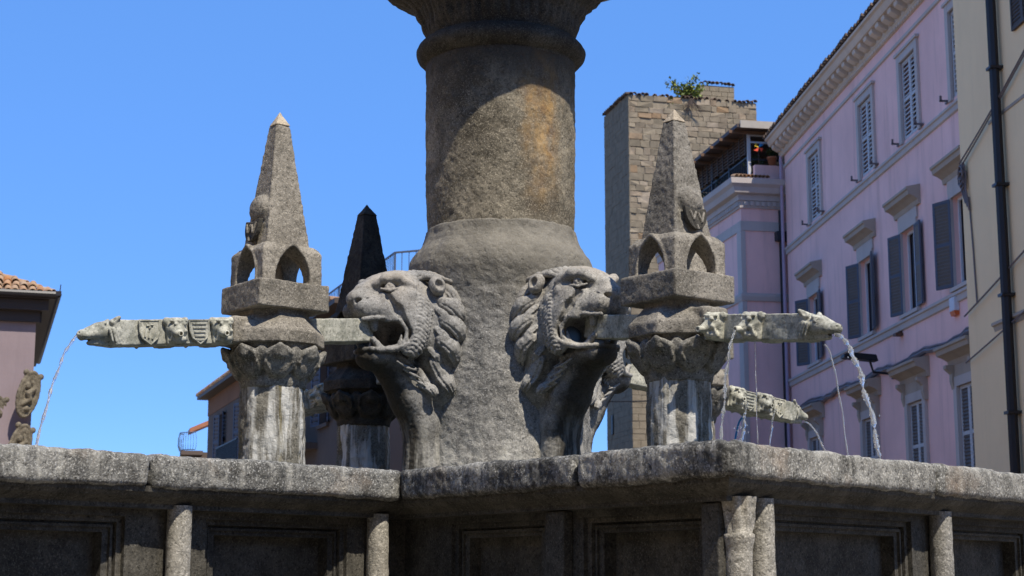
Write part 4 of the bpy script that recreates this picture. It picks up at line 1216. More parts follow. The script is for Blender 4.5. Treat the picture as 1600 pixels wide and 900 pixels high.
Zt = ZR - 0.2365
PW = {0: ([(0.35, 2.5), (4 - 1.06, 4 - 0.19)], [4 - 1.247, 4 - 0.03]),
      1: ([(0.20, 0.94), (1.22, 2.0)], []),
      2: ([(0.55, 1.84), (2.22, 3.2)], [0.243, 0.418, 2.045])}
def half_column(parent, c, r, z0, z1, cap_=False):
    pr_ = [(r * 1.25, z0), (r * 1.25, z0 + .04), (r, z0 + .07)] + [(r, z0 + .07 + (z1 - z0 - .07) * k / 30) for k in range(1, 31)]
    if cap_:
        zc = z1 - 0.16
        pr_ = [p for p in pr_ if p[1] < zc - .01] + [(r * 1.18, zc - .008), (r * 1.2, zc + .008), (r * 1.02, zc + .014), (r * 1.06, zc + .05), (r * 1.08, zc + .1), (r * 1.2, zc + .14), (r * 1.26, zc + .16)]
    pr_ = dense(pr_, 0.02)
    mod = None
    if cap_:
        def mod(T, R2, Z): return R2 + np.where(Z > zc + .02, 0.014 * np.abs(np.cos(4 * T + np.clip((Z - zc) * 9, 0, 1))) ** 0.6 * np.clip((Z - zc) / .05, 0, 1.2) - .006, 0)
    me = lathe_mesh('half_column', pr_, M['colonnette'], 40, [(18, 0.0018, 3, int(c.x * 97) % 50), (70, 0.0010, 2, 3)], mod)
    return mesh_obj('half_column', me, parent, (c.x - FC.x, c.y - FC.y, 0))
V13 = inset(0.18)
Vback = inset(0.41)
for i in range(NPOL):
    j = (i + 1) % NPOL
    a, b = POLY[i], POLY[j]; e = (b - a).normalized(); nn = Vector((-e.y, e.x)); L_ = (b - a).length
    if i in PW: panels, cols = PW[i]
    else:
        n = max(1, int(L_ / 1.3)); st = (L_ - 0.5) / n
        panels = [(0.25 + st * k + .12, 0.25 + st * (k + 1) - .12) for k in range(n)]
        cols = [0.25 + st * k for k in range(n + 1)]
    def loc(d):
        def f(s_, o_, z): q_ = a + e * s_ - nn * o_; return rel(q_, z)
        return f
    def layer(name, V_, d, hl, dep, zt, mat='wall'):
        s0 = (V_[i] - a).dot(e); s1 = (V_[j] - a).dot(e)
        mb = MB(); wall_holes(mb, s0, s1, 0.6, zt, hl, -d, dep)
        f = loc(d); mb.v = [f(*p) for p in mb.v]
        return mb.build(name, M[mat], bas)
    z1 = 1.905
    h1 = [(p, q_, 0.85, z1) for p, q_ in panels]
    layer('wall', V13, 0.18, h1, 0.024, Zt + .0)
    h2 = [(p + .028, q_ - .028, 0.88, z1 - .025) for p, q_ in panels]
    h3 = [(p + .085, q_ - .085, 0.94, z1 - .07) for p, q_ in panels]
    for (p, q_), hh2, hh3 in zip(panels, h2, h3):
        f = loc(0)
        mb = MB(); wall_holes(mb, p - .01, q_ + .01, 0.84, z1 + .01, [hh2], -0.204, 0.028); mb.v = [f(*w) for w in mb.v]
        fr = mb.build('panel_frame', M['wall'], bas)
        mb = MB(); wall_holes(mb, hh2[0] - .01, hh2[1] + .01, 0.87, z1 - .015, [hh3], -0.230, 0.07); mb.v = [f(*w) for w in mb.v]
        # raised bead between the two steps
        bd = 0.012
        for (s0, s1, zz0, zz1) in ((hh2[0] + .012, hh2[0] + .012 + bd, 0.88, hh2[3] - .012), (hh2[1] - .012 - bd, hh2[1] - .012, 0.88, hh2[3] - .012), (hh2[0] + .024, hh2[1] - .024, hh2[3] - .012 - bd, hh2[3] - .012)):
            k0 = len(mb.v); mb.box(s0, s1, -0.235, -0.216, zz0, zz1); mb.v[k0:] = [f(*w) for w in mb.v[k0:]]
        mb.build('panel_moulding', M['wall'], fr)
        mb = MB(); mb.quad((hh3[0] - .01, -0.299, 0.93), (hh3[1] + .01, -0.299, 0.93), (hh3[1] + .01, -0.299, hh3[3] + .01), (hh3[0] - .01, -0.299, hh3[3] + .01)); mb.v = [f(*w) for w in mb.v]
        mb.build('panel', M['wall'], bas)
    # inner face of the wall
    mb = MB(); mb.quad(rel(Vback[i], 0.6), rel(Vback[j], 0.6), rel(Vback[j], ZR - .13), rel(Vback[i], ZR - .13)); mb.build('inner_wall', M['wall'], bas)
    for ci, s_ in enumerate(cols):
        c = a + e * s_ + nn * 0.128
        half_column(bas, c, 0.056, 0.62, Zt + 0.02, cap_=(i == 2 and ci == 0))
    if i == 1:
        f = loc(0)
        for (s0, s1) in ((1.02, 1.15), (2.04, 2.14)):
            mb = MB(); mb.box(s0, s1, -0.178, -0.12, 0.62, Zt - .002); mb.v = [f(*w) for w in mb.v]; mb.build('pilaster', M['wall'], bas, bevel=0.008)
# steps below
for k, (d, z0, z1) in enumerate(((-0.25, 0.4, 0.6), (-0.6, 0.2, 0.4), (-0.95, 0.004, 0.2))):
    vp = inset(d); mb = MB()
    v = [rel(p, z0) for p in vp] + [rel(p, z1) for p in vp]
    mb.add(v, [(q_, (q_ + 1) % NPOL, (q_ + 1) % NPOL + NPOL, q_ + NPOL) for q_ in range(NPOL)] + [tuple(range(NPOL, 2 * NPOL))])
    mb.build('step', M['stone'], bas)
wp = inset(0.40); mb = MB(); mb.add([(p.x, p.y, 1.93) for p in wp], [tuple(range(NPOL))])
tag(mb.build('water', M['pool']), kind='structure')

# ---------------------------------------------------------------- central column
colm = empty('fountain_column', FC, 0, 'massive round stone column with roaring lion heads at its foot', 'column')
sp = dense([(0.50, 3.90), (0.505, 4.0), (0.510, 4.4), (0.513, 4.9), (0.514, 5.13)], 0.009)
me = lathe_mesh('shaft', sp, M['column'], 420, [(3.0, 0.006, 3, 4), (14, 0.0042, 4, 8), (60, 0.0018, 2, 2)])
mesh_obj('shaft', me, colm)
bp = dense([(0.45, 3.985), (0.512, 3.955), (0.522, 3.90), (0.542, 3.85), (0.572, 3.81), (0.600, 3.775), (0.618, 3.735), (0.628, 3.69), (0.628, 3.64), (0.618, 3.58), (0.606, 3.5), (0.598, 3.3), (0.592, 2.9), (0.60, 2.5), (0.62, 2.3), (0.64, 2.15), (0.66, 1.9)], 0.010)
me = lathe_mesh('foot', bp, M['foot'], 360, [(2.5, 0.010, 3, 14), (9, 0.0075, 4, 21), (40, 0.003, 2, 12)])
mesh_obj('foot', me, colm)
# neck ring
tp = [(0.512, 5.12)] + [(0.515 + 0.072 * math.sin(math.pi * k / 14) ** 0.8, 5.135 + 0.165 * k / 14) for k in range(15)] + [(0.52, 5.31)]
me = lathe_mesh('neck_ring', dense(tp, 0.01), M['capital'], 220, [(8, 0.005, 3, 3)])
mesh_obj('neck_ring', me, colm)
def capmod(T, R2, Z):
    t_ = np.clip((Z - 5.32) / 0.4, 0, 1.2)
    fl = 0.016 * np.abs(np.sin(T * 24)) * np.clip(t_ * 6, 0, 1)
    leaf = 0.055 * np.clip(np.cos(T * 8 + 0.4) * 1.4, 0, 1) * np.clip(1 - np.abs(t_ - 0.45) * 2.4, 0, 1)
    corner = 0.10 * np.clip(np.cos(T * 4 + 0.9), 0, 1) * np.clip((t_ - 0.55) * 2.2, 0, 1)
    return R2 - 0.02 + fl + leaf * 0.6 + corner
cpf = dense([(0.515, 5.29), (0.53, 5.36), (0.54, 5.45), (0.575, 5.53), (0.64, 5.60), (0.72, 5.65), (0.75, 5.70), (0.70, 5.74), (0.72, 5.78)], 0.009)
me = lathe_mesh('capital', cpf, M['capital'], 400, [(14, 0.006, 3, 31)], capmod)
mesh_obj('capital', me, colm)
bw_ = dense([(0.72, 5.76), (0.80, 5.80), (1.05, 5.88), (1.22, 5.98), (1.29, 6.05), (1.31, 6.12), (1.27, 6.18), (1.18, 6.14), (0.9, 6.0), (0.25, 5.95), (0.22, 6.5), (0.3, 6.7), (0.16, 7.0), (0.001, 7.6)], 0.03)
def bowlmod(T, R2, Z): return R2 + np.where((R2 > 0.78) & (Z < 6.03), 0.02 * np.abs(np.sin(T * 12)), 0)
me = lathe_mesh('upper_bowl', bw_, M['stone'], 200, [(6, 0.006, 3, 1)], bowlmod)
mesh_obj('upper_bowl', me, colm)

# ---------------------------------------------------------------- lion heads
def lion_mesh():
    G = Grid((0.36, -0.42, -1.22), (1.26, 0.42, 0.50), 0.0058)
    both = (-1, 1)
    # masses
    G.ell((0.80, 0, 0.14), (0.25, 0.215, 0.27), 0.05)
    G.ell((0.60, 0, 0.03), (0.19, 0.285, 0.37), 0.06)
    G.ell((0.86, 0, 0.29), (0.22, 0.165, 0.105), 0.05)                # forehead
    G.cap((0.86, 0, 0.305), (1.10, 0, 0.245), 0.080, 0.060, 0.05)     # bridge
    G.ell((1.05, 0, 0.15), (0.13, 0.135, 0.095), 0.04)                # muzzle core
    for s in both:
        G.ell((0.90, s * 0.155, 0.10), (0.135, 0.075, 0.17), 0.05)     # broad smooth cheek
        G.ell((0.85, s * 0.19, -0.02), (0.12, 0.055, 0.15), 0.05)      # jaw muscle
        G.cap((1.0, s * 0.12, 0.20), (0.86, s * 0.19, 0.235), 0.036, 0.036, 0.03)      # cheekbone
    # lower jaw and chin
    G.ell((0.97, 0, -0.165), (0.15, 0.13, 0.065), 0.04)
    G.ell((1.035, 0, -0.175), (0.075, 0.10, 0.075), 0.03)
    # throat and the pier below
    G.cap((0.86, 0, -0.20), (0.72, 0, -0.40), 0.13, 0.13, 0.06)
    G.cap((0.72, 0, -0.40), (0.63, 0, -0.56), 0.13, 0.125, 0.06)
    G.cap((0.63, 0, -0.56), (0.60, 0, -1.3), 0.125, 0.165, 0.06)
    G.ell((0.54, 0, -0.32), (0.14, 0.24, 0.20), 0.06)
    for k in range(4):                                                # folds of skin under the jaw
        for s in both:
            G.chain([(0.93 - .05 * k, s * 0.15, -0.20 - .045 * k), (0.86 - .05 * k, s * 0.17, -0.235 - .045 * k), (0.80 - .04 * k, s * 0.185, -0.25 - .05 * k)], [0.008, 0.010, 0.006], 0.012)
    # open mouth, carved deep
    G.box((1.12, 0, -0.03), (0.20, 0.098, 0.092), 0.04, 0.015, 's')
    G.ell((0.95, 0, -0.025), (0.115, 0.30, 0.100), 0.02, 's')
    G.ell((0.86, 0, -0.02), (0.14, 0.11, 0.085), 0.03, 's')
    for s in both:
        # groove behind the muzzle, then the swollen lip pad
        G.chain([(1.005, s * 0.150, 0.205), (0.965, s * 0.195, 0.12), (0.915, s * 0.215, 0.04)], [0.016, 0.022, 0.014], 0.035, 's')
        G.ell((1.085, s * 0.068, 0.130), (0.105, 0.082, 0.075), 0.015)
        G.ell((1.02, s * 0.115, 0.125), (0.075, 0.055, 0.068), 0.015)
        # heavy brow over a deep eye socket
        G.ell((1.01, s * 0.150, 0.285), (0.062, 0.055, 0.045), 0.02, 's')
        G.chain([(1.055, s * 0.085, 0.292), (1.015, s * 0.130, 0.325), (0.95, s * 0.165, 0.330), (0.84, s * 0.192, 0.29)], [0.018, 0.027, 0.031, 0.02], 0.025)
        G.ell((0.985, s * 0.138, 0.275), (0.036, 0.034, 0.029), 0.004)
        G.ell((1.010, s * 0.160, 0.277), (0.008, 0.008, 0.008), 0.003, 's')
        G.chain([(1.035, s * 0.112, 0.262), (1.005, s * 0.162, 0.246), (0.955, s * 0.180, 0.262)], [0.009, 0.010, 0.008], 0.006)
    # nose: broad rounded pad with hooked nostrils
    G.ell((1.135, 0, 0.195), (0.070, 0.082, 0.062), 0.02)
    for s in both:
        G.ell((1.165, s * 0.058, 0.175), (0.034, 0.022, 0.020), 0.008, 's')
        G.chain([(1.165, s * 0.062, 0.172), (1.12, s * 0.095, 0.185), (1.095, s * 0.100, 0.215)], [0.010, 0.009, 0.005], 0.008, 's')
    G.cap((1.195, 0, 0.16), (1.185, 0, 0.06), 0.007, 0.007, 0.010, 's')
    # lips: thin proud rim round the mouth
    for s in both:
        lip = [(1.16, s * 0.105, 0.056), (1.08, s * 0.140, 0.066), (1.00, s * 0.166, 0.074), (0.935, s * 0.188, 0.055), (0.895, s * 0.203, 0.0), (0.90, s * 0.200, -0.06), (0.93, s * 0.182, -0.115), (0.985, s * 0.158, -0.128), (1.04, s * 0.13, -0.130), (1.085, s * 0.09, -0.126)]
        G.chain(lip, [0.012, 0.013, 0.014, 0.015, 0.015, 0.015, 0.016, 0.016, 0.015, 0.013], 0.006)
        # canines and the back tooth
        G.cap((1.075, s * 0.092, 0.050), (1.068, s * 0.090, 0.010), 0.030, 0.023, 0.006)
        G.cap((1.02, s * 0.095, -0.118), (1.075, s * 0.090, -0.062), 0.026, 0.017, 0.006)
        G.cap((0.925, s * 0.165, -0.11), (0.915, s * 0.172, -0.03), 0.020, 0.007, 0.006)
        G.chain([(1.04, s * 0.10, -0.125), (0.98, s * 0.13, -0.115), (0.93, s * 0.155, -0.10)], [0.016, 0.014, 0.012], 0.01)
    G.chain([(1.085, 0.09, -0.126), (1.105, 0.04, -0.128), (1.11, 0, -0.128), (1.105, -0.04, -0.128), (1.085, -0.09, -0.126)], [0.015] * 5, 0.01)
    # small round ears
    for s in both:
        G.ell((0.685, s * 0.235, 0.300), (0.056, 0.045, 0.066), 0.015, 'u', rotm(s * 0.25, 0.3, 0))
        G.ell((0.695, s * 0.272, 0.305), (0.027, 0.034, 0.034), 0.008, 's', rotm(s * 0.25, 0.3, 0))
    base = G.D.copy(); ys = G.ax[1]
    def by(x, z):
        i = int(round((x - G.lo[0]) / G.h)); k = int(round((z - G.lo[2]) / G.h))
        i = min(max(i, 0), G.n[0] - 1); k = min(max(k, 0), G.n[2] - 1)
        c = np.where(base[i, :, k] < 0)[0]
        return max(float(ys[c[-1]]), 0.12) if len(c) else 0.22
    # fringe: stacked wavy strands that run back and then bend down
    for s in both:
        for i in range(17):
            f0 = i / 16
            xs, zs = 0.825 + 0.085 * f0 ** 1.3, 0.225 - 0.40 * f0
            pts = []; rs = []
            for k in range(9):
                f = k / 8
                x = xs - 0.105 * f
                z = zs + 0.009 * math.sin(f * 9.0) - 0.075 * max(0, f - 0.45) ** 1.4 * 2.2
                pts.append((x, s * (by(x, z) + 0.002 + 0.016 * f), z)); rs.append(0.005 + 0.0065 * math.sin(math.pi * min(1, f * 1.0 + .06)))
            G.chain(pts, rs, 0.008)
    # mane: heavy flame locks sweeping back and down, with striations
    def lock(s, x0, z0, x1, z1, w, out=0.03, hook=0.03):
        n_ = 9; d = math.hypot(x1 - x0, z1 - z0); tx, tz = (x1 - x0) / d, (z1 - z0) / d; nx, nz = -tz, tx
        if nz < 0: nx, nz = -nx, -nz
        for strand, (off, rr) in enumerate(((0, 0.92), (0.80, 0.30), (-0.80, 0.30), (0.42, 0.28), (-0.42, 0.28), (0.0, 0.28))):
            pts = []; rs = []
            for k in range(n_):
                f = k / (n_ - 1)
                bow = 0.34 * w * math.sin(f * math.pi) + hook * max(0, f - 0.72) * 2.0
                lat = off * w * (0.45 + 0.75 * math.sin(math.pi * (0.15 + 0.7 * f)))
                x = x0 + (x1 - x0) * f + nx * (bow + lat); z = z0 + (z1 - z0) * f + nz * (bow + lat)
                y = by(x0 + (x1 - x0) * f, z0 + (z1 - z0) * f)
                up = out * (0.35 + 0.65 * math.sin(min(1.0, f * 1.05) * 2.2)) + (0.0 if strand == 0 else w * (0.62 if off == 0 else (0.52 if abs(off) < .5 else 0.16)))
                pts.append((x, s * (y + up - 0.012), z)); rs.append(max(0.006, w * rr * (0.62 + 0.5 * math.sin(math.pi * (0.1 + 0.75 * f)) - 0.35 * f)))
            G.chain(pts, rs, 0.0015)
    for s in both:
        for a in ((0.610, 0.32, 0.550, 0.20, .036), (0.655, 0.205, 0.505, 0.080, .044), (0.655, 0.080, 0.495, -0.055, .047), (0.670, -0.050, 0.510, -0.205, .050), (0.685, -0.180, 0.580, -0.375, .048),
                  (0.690, 0.150, 0.640, 0.060, .022), (0.695, 0.020, 0.640, -0.075, .024), (0.715, -0.110, 0.660, -0.200, .026), (0.760, -0.235, 0.685, -0.400, .034), (0.60, 0.20, 0.50, 0.16, .03)):
            lock(s, *a)
    # crest over the top of the head
    for k in range(9):
        yy = -0.18 + 0.045 * k
        G.chain([(0.80, yy * 0.8, 0.375 - yy * yy * 1.1), (0.74, yy * 0.95, 0.405 - yy * yy * 1.3), (0.66, yy * 1.1 + 0.01, 0.405 - yy * yy * 1.4), (0.57, yy * 1.2, 0.39 - yy * yy * 1.4)], [0.008, 0.018, 0.020, 0.015], 0.012)
    return G.mesh('lion_head', M['lion'], [(16, 0.0022, 3, 77), (55, 0.0018, 2, 5), (4, 0.004, 2, 8)])
lion = lion_mesh()
Z_PIPE = 3.19
for k, d in enumerate((DL, DR, -DL, -DR)):
    o = mesh_obj('lion_head', lion, colm, (0, 0, Z_PIPE), (0, 0, math.atan2(d.y, d.x)))
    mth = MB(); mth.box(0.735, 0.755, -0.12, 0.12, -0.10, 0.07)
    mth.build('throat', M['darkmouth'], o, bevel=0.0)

# ---------------------------------------------------------------- four obelisk pillars
def build_pillar():
    t_ = empty('obelisk_pillar')
    # shaft with eight soft faces
    n = 8
    def oct_(T, R2, Z):
        a = np.mod(T + math.pi / 8, math.pi / 4) - math.pi / 8
        return R2 * (0.35 + 0.65 * (np.cos(math.pi / 8) * 1.04 / np.cos(a)))
    me = lathe_mesh('shaft', dense([(0.001, 1.7), (0.21, 1.7), (0.205, 2.0), (0.197, 2.4), (0.19, 2.8), (0.188, 2.9)], 0.012), M['shaft'], 128, [(7, 0.008, 3, 6), (30, 0.0045, 3, 16)], oct_)
    mesh_obj('shaft', me, t_)
    # lotus capital
    G = Grid((-0.38, -0.38, 2.76), (0.38, 0.38, 3.08), 0.0095)
    def bell(X, Y, Z):
        r = np.sqrt(X * X + Y * Y); f = np.clip((Z - 2.83) / 0.2, 0, 1)
        rr = 0.19 + 0.085 * f ** 1.6
        return np.maximum(np.maximum(r - rr, Z - 3.035), 2.80 - Z)
    G.fn(bell)
    G.cap((0, 0, 2.835), (0, 0, 2.845), 0.205, 0.205, 0.01)
    for k in range(8):
        b_ = math.pi / 4 * k
        G.ell((0.240 * math.cos(b_), 0.240 * math.sin(b_), 2.935), (0.028, 0.05, 0.075), 0.006, 'u', rotm(0, 0.45, b_))
    for k in range(8):
        a = math.pi / 4 * k + math.pi / 8; c_, s_ = math.cos(a), math.sin(a)
        def P(r, z, w=0.0): return (r * c_ - w * s_, r * s_ + w * c_, z)
        G.ell(P(0.228, 2.895), (0.034, 0.088, 0.085), 0.008, 'u', rotm(0, 0.35, a))
        G.ell(P(0.258, 2.945), (0.030, 0.090, 0.070), 0.008, 'u', rotm(0, 0.55, a))
        G.cap(P(0.278, 2.965), P(0.308, 3.000), 0.040, 0.018, 0.016)
        for s2 in (-1, 1):      # raised rolled margin of each leaf
            G.chain([P(0.235, 2.855, s2 * 0.045), P(0.262, 2.905, s2 * 0.080), P(0.280, 2.955, s2 * 0.075), P(0.305, 2.995, s2 * 0.022)], [0.006, 0.008, 0.008, 0.008], 0.010)
        G.cap(P(0.262, 2.87), P(0.296, 2.955), 0.004, 0.004, 0.010, 's')
    mesh_obj('capital', G.mesh('capital', M['stone'], [(14, 0.0022, 3, 9), (50, 0.0016, 2, 1)]), t_)
    # octagonal block gripping the spout, sloped shoulders
    G = Grid((-0.40, -0.40, 3.00), (0.40, 0.40, 3.28), 0.0095)
    c8 = math.cos(math.pi / 8)
    def octo(X, Y, Z):
        d = np.full(X.shape, -9.0, np.float32)
        rr = np.where(Z < 3.10, 0.285, 0.285 - 0.85 * (Z - 3.10)); rr = np.where(Z > 3.20, 0.195, rr)
        for k in range(8):
            a = math.pi / 4 * k
            d = np.maximum(d, X * math.cos(a) + Y * math.sin(a) - rr)
        return np.maximum(np.maximum(d * 0.9, Z - 3.26), 3.025 - Z)
    G.fn(octo)
    G.box((0.27, 0, 3.10), (0.06, 0.10, 0.085), 0.02, 0.02)
    mesh_obj('block', G.mesh('block', M['obelisk'], [(9, 0.004, 4, 19), (45, 0.002, 2, 1)]), t_)
    # square slab
    G = Grid((-0.30, -0.30, 3.18), (0.30, 0.30, 3.45), 0.0095)
    G.box((0, 0, 3.318), (0.242, 0.242, 0.083), 0.006)
    def under(X, Y, Z): return np.maximum(np.abs(X), np.abs(Y)) - 0.24 + (3.262 - Z) * 1.0
    mesh_obj('slab', G.mesh('slab', M['obelisk'], [(7, 0.004, 3, 23), (45, 0.002, 2, 1)]), t_)
    # block pierced by four pointed arches
    G = Grid((-0.26, -0.26, 3.36), (0.26, 0.26, 3.72), 0.0085)
    G.box((0, 0, 3.51), (0.205, 0.205, 0.13), 0.005)
    def chamfer(X, Y, Z): return (np.maximum(np.abs(X), np.abs(Y)) + (Z - 3.60) * 0.9 - 0.20) * 0.75
    def arch(U, V, Z, w, h0):
        dx = w * 0.9
        r = w + dx
        a = np.sqrt((U + dx) ** 2 + np.maximum(Z - h0, 0) ** 2) - r
        b = np.sqrt((U - dx) ** 2 + np.maximum(Z - h0, 0) ** 2) - r
        return np.maximum(a, b)
    def top(X, Y, Z): return chamfer(X, Y, Z)
    G.op(tuple(slice(None) for _ in range(3)), -top(*np.meshgrid(*G.ax, indexing='ij')), 's', 0.01)
    X, Y, Z = np.meshgrid(*G.ax, indexing='ij')
    sl = tuple(slice(None) for _ in range(3))
    for (U, Vv) in ((X, Y), (Y, X)):
        rim = np.maximum(np.abs(arch(U, Vv, Z, 0.122, 3.425) - 0.004) - 0.010, np.abs(Vv) - 0.214)
        rim = np.maximum(rim, 3.385 - Z)
        G.op(sl, rim, 'u', 0.006)
    for (U, Vv) in ((X, Y), (Y, X)):
        G.op(sl, arch(U, Vv, Z, 0.118, 3.425), 's', 0.004)
    G.box((0, 0, 3.39), (0.2, 0.2, 0.012), 0.004, 0.01)
    mesh_obj('arch_block', G.mesh('arch_block', M['obelisk'], [(9, 0.0035, 3, 33), (45, 0.0022, 2, 1)]), t_)
    # obelisk
    zb, zt_, zp = 3.625, 4.385, 4.455
    def ob(X, Y, Z):
        hw = 0.153 + (0.05 - 0.153) * (Z - zb) / (zt_ - zb)
        d = np.maximum(np.maximum(np.abs(X), np.abs(Y)) - hw, (np.abs(X) + np.abs(Y)) * 0.7071 - hw * 1.36)
        return np.maximum(np.maximum(d, Z - zt_), zb - 0.02 - Z) + 0.004
    G = Grid((-0.21, -0.21, 3.56), (0.21, 0.21, 4.43), 0.0088)
    G.fn(ob)
    # narrow drafted margins left proud along the corners
    for sx in (-1, 1):
        for sy in (-1, 1):
            G.cap((sx * 0.139, sy * 0.139, zb), (sx * 0.041, sy * 0.041, zt_ - 0.01), 0.013, 0.009, 0.003)
    G.ell((0.118, 0.0, 3.86), (0.055, 0.10, 0.085), 0.02)
    mesh_obj('obelisk', G.mesh('obelisk', M['obelisk'], [(6, 0.0022, 3, 43), (45, 0.0028, 2, 1)]), t_)
    def pyr(X, Y, Z):
        hw = 0.052 * np.clip((4.475 - Z) / 0.095, 0, 1)
        return np.maximum((np.maximum(np.abs(X), np.abs(Y)) - hw) * 0.85, 4.383 - Z)
    G = Grid((-0.09, -0.09, 4.35), (0.09, 0.09, 4.50), 0.006)
    G.fn(pyr)
    mesh_obj('pyramidion', G.mesh('pyramidion', M['tip'], [(20, 0.003, 3, 3)]), t_)
    # shield low on the outer face
    sh_ = MB()
    pr2 = []
    for k in range(13):
        a = math.pi + math.pi * k / 12; pr2.append((0.085 * math.cos(a), 3.77 + 0.11 * math.sin(a)))
    pr2 += [(0.085, 3.80), (0.0, 3.785), (-0.085, 3.80)]
    sh_.prism(pr2, lambda p, q_, s: (s - (q_ - 3.7) * 0.13, p, q_), 0.155, 0.185)
    so = sh_.build('shield', M['capital'], t_, bevel=0.006)
    ch_2 = MB()
    for (ya, za, yb, zb2) in ((-.055, 3.775, -.03, 3.72), (-.005, 3.77, -.03, 3.72), (.01, 3.765, .035, 3.71), (.06, 3.775, .035, 3.71), (-.01, 3.69, .0, 3.665)):
        ch_2.tube([(0.188 - (za - 3.7) * .13, ya, za), (0.188 - (zb2 - 3.7) * .13, yb, zb2)], 0.007, 5)
    ch_2.build('charge', M['obelisk'], so)
    return t_
def shade_darken(me):  # copy of a part in the stone darkened for the rear pillar's shadow
    m2 = me.copy(); m2.name = me.name; m2.materials.clear(); m2.materials.append(M['shade_soot']); return m2
pil = build_pillar()
PL = [(DL, 1.73, 0.035, 'pale obelisk pillar at left with a lime whitened shaft carrying the left spout'),
      (DR, 1.73, -0.035, 'obelisk pillar at right in front of the tower with a shield on its face'),
      (-DR, 1.69, 0.0, 'rear obelisk pillar seen dark against the sky behind the left lion'),
      (-DL, 1.73, 0.0, 'rear obelisk pillar almost hidden behind the right obelisk pillar')]
for k, (d, rho, dz, lab) in enumerate(PL):
    o = pil if k == 0 else copy_tree(pil)
    o.location = FC + d * rho; o.rotation_euler = (0, 0, math.atan2(d.y, d.x))
    tag(o, lab, 'obelisk pillar', 'obelisk pillars round the fountain column')
    for c in o.children:
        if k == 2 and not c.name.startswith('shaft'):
            c.data = shade_darken(c.data)
        if c.name.startswith('obelisk') or c.name.startswith('pyramidion'):
            zz = 3.6; f = 1 + dz / 0.87
            c.scale = (1.12, 1.12, f) if k == 2 else (1, 1, f); c.location = (0, 0, zz * (1 - f))

# ---------------------------------------------------------------- spouts
def beam_mesh(L, seed):
    G = Grid((-0.04, -0.12, -0.11), (L + 0.04, 0.12, 0.11), 0.0075)
    G.box((L / 2, 0, 0), (L / 2, 0.076, 0.074), 0.006)
    G.box((L / 2 - 0.05, 0, 0.05), (L / 2, 0.048, 0.075), 0.01, 0.005, 's')
    return G.mesh('beam', M['beam'], [(7, 0.0035, 3, seed), (40, 0.0014, 2, seed)])
def beast_mesh():
    G = Grid((-0.12, -0.13, -0.14), (0.24, 0.13, 0.14), 0.005)
    G.box((-0.05, 0, 0.0), (0.05, 0.074, 0.072), 0.008)
    G.cap((-0.01, 0, 0.01), (0.06, 0, 0.008), 0.068, 0.055, 0.02)         # skull
    G.cap((0.05, 0, 0.03), (0.165, 0, 0.002), 0.038, 0.027, 0.02)         # long muzzle
    G.ell((0.170, 0, -0.002), (0.026, 0.036, 0.026), 0.012)
    for s in (-1, 1):
        G.cap((0.10, s * 0.022, 0.0), (0.160, s * 0.022, -0.012), 0.026, 0.020, 0.015)
    G.cap((0.0, 0, -0.050), (0.125, 0, -0.046), 0.032, 0.018, 0.015)      # lower jaw
    for s in (-1, 1):
        G.cap((0.0, s * 0.055, 0.062), (-0.028, s * 0.078, 0.085), 0.022, 0.013, 0.008); G.ell((0.005, s * 0.076, 0.075), (0.011, 0.010, 0.013), 0.004, 's')
        G.ell((0.062, s * 0.046, 0.036), (0.016, 0.013, 0.012), 0.005); G.ell((0.072, s * 0.056, 0.037), (0.006, 0.006, 0.005), 0.003, 's')
        G.cap((0.045, s * 0.048, 0.056), (0.095, s * 0.030, 0.045), 0.010, 0.006, 0.008)
        G.cap((0.175, s * 0.036, -0.024), (0.06, s * 0.062, -0.028), 0.007, 0.004, 0.005, 's')
        for k in range(4): G.cap((-0.03 + .02 * k, s * 0.070, 0.02), (-0.045 + .02 * k, s * 0.072, -0.05), 0.008, 0.005, 0.006)
        G.ell((0.190, s * 0.016, 0.008), (0.008, 0.007, 0.006), 0.003, 's')
    G.cap((0.08, 0, -0.026), (0.24, 0, -0.034), 0.010, 0.020, 0.006, 's')
    return G.mesh('animal_head', M['beam'], [(25, 0.0022, 3, 4)])
def mask_mesh():
    # little face looking along +Y
    G = Grid((-0.11, -0.06, -0.12), (0.11, 0.16, 0.12), 0.0062)
    G.box((0, 0.0, 0.0), (0.062, 0.03, 0.078), 0.012)
    G.ell((0, 0.03, 0.02), (0.058, 0.05, 0.062), 0.02)
    G.cap((0, 0.03, 0.015), (0.022, 0.085, -0.018), 0.040, 0.026, 0.02)
    G.ell((0.0, 0.035, -0.05), (0.05, 0.045, 0.026), 0.015)
    for s in (-1, 1):
        G.ell((s * 0.028, 0.078, 0.038), (0.014, 0.012, 0.011), 0.006); G.ell((s * 0.028, 0.09, 0.038), (0.005, 0.006, 0.005), 0.003, 's')
        G.cap((s * 0.01, 0.075, 0.056), (s * 0.05, 0.06, 0.058), 0.010, 0.008, 0.008)
        G.ell((s * 0.06, 0.02, 0.06), (0.02, 0.02, 0.024), 0.008)
        G.cap((s * 0.035, 0.07, -0.005), (s * 0.05, 0.045, -0.055), 0.010, 0.008, 0.008)
    return G.mesh('mask', M['beam'], [(25, 0.003, 3, 4)])
def nozzle_mesh():
    mb = MB(); n = 12; v = []; f = []
    for (y, r) in ((0.06, 0.020), (0.118, 0.017), (0.124, 0.019), (0.130, 0.017), (0.130, 0.010), (0.09, 0.010)):
        for k in range(n):
            a = 2 * math.pi * k / n; v.append((r * math.cos(a) + 0.35 * (y - 0.06), y, r * math.sin(a) - 0.012 - 0.2 * (y - 0.06)))
    for i in range(5):
        for k in range(n): f.append((i * n + k, i * n + (k + 1) % n, (i + 1) * n + (k + 1) % n, (i + 1) * n + k))
    f.append(tuple(5 * n + k for k in range(n)))
    mb.add(v, f); me = mb.mesh('nozzle', M['beam'], True); return me
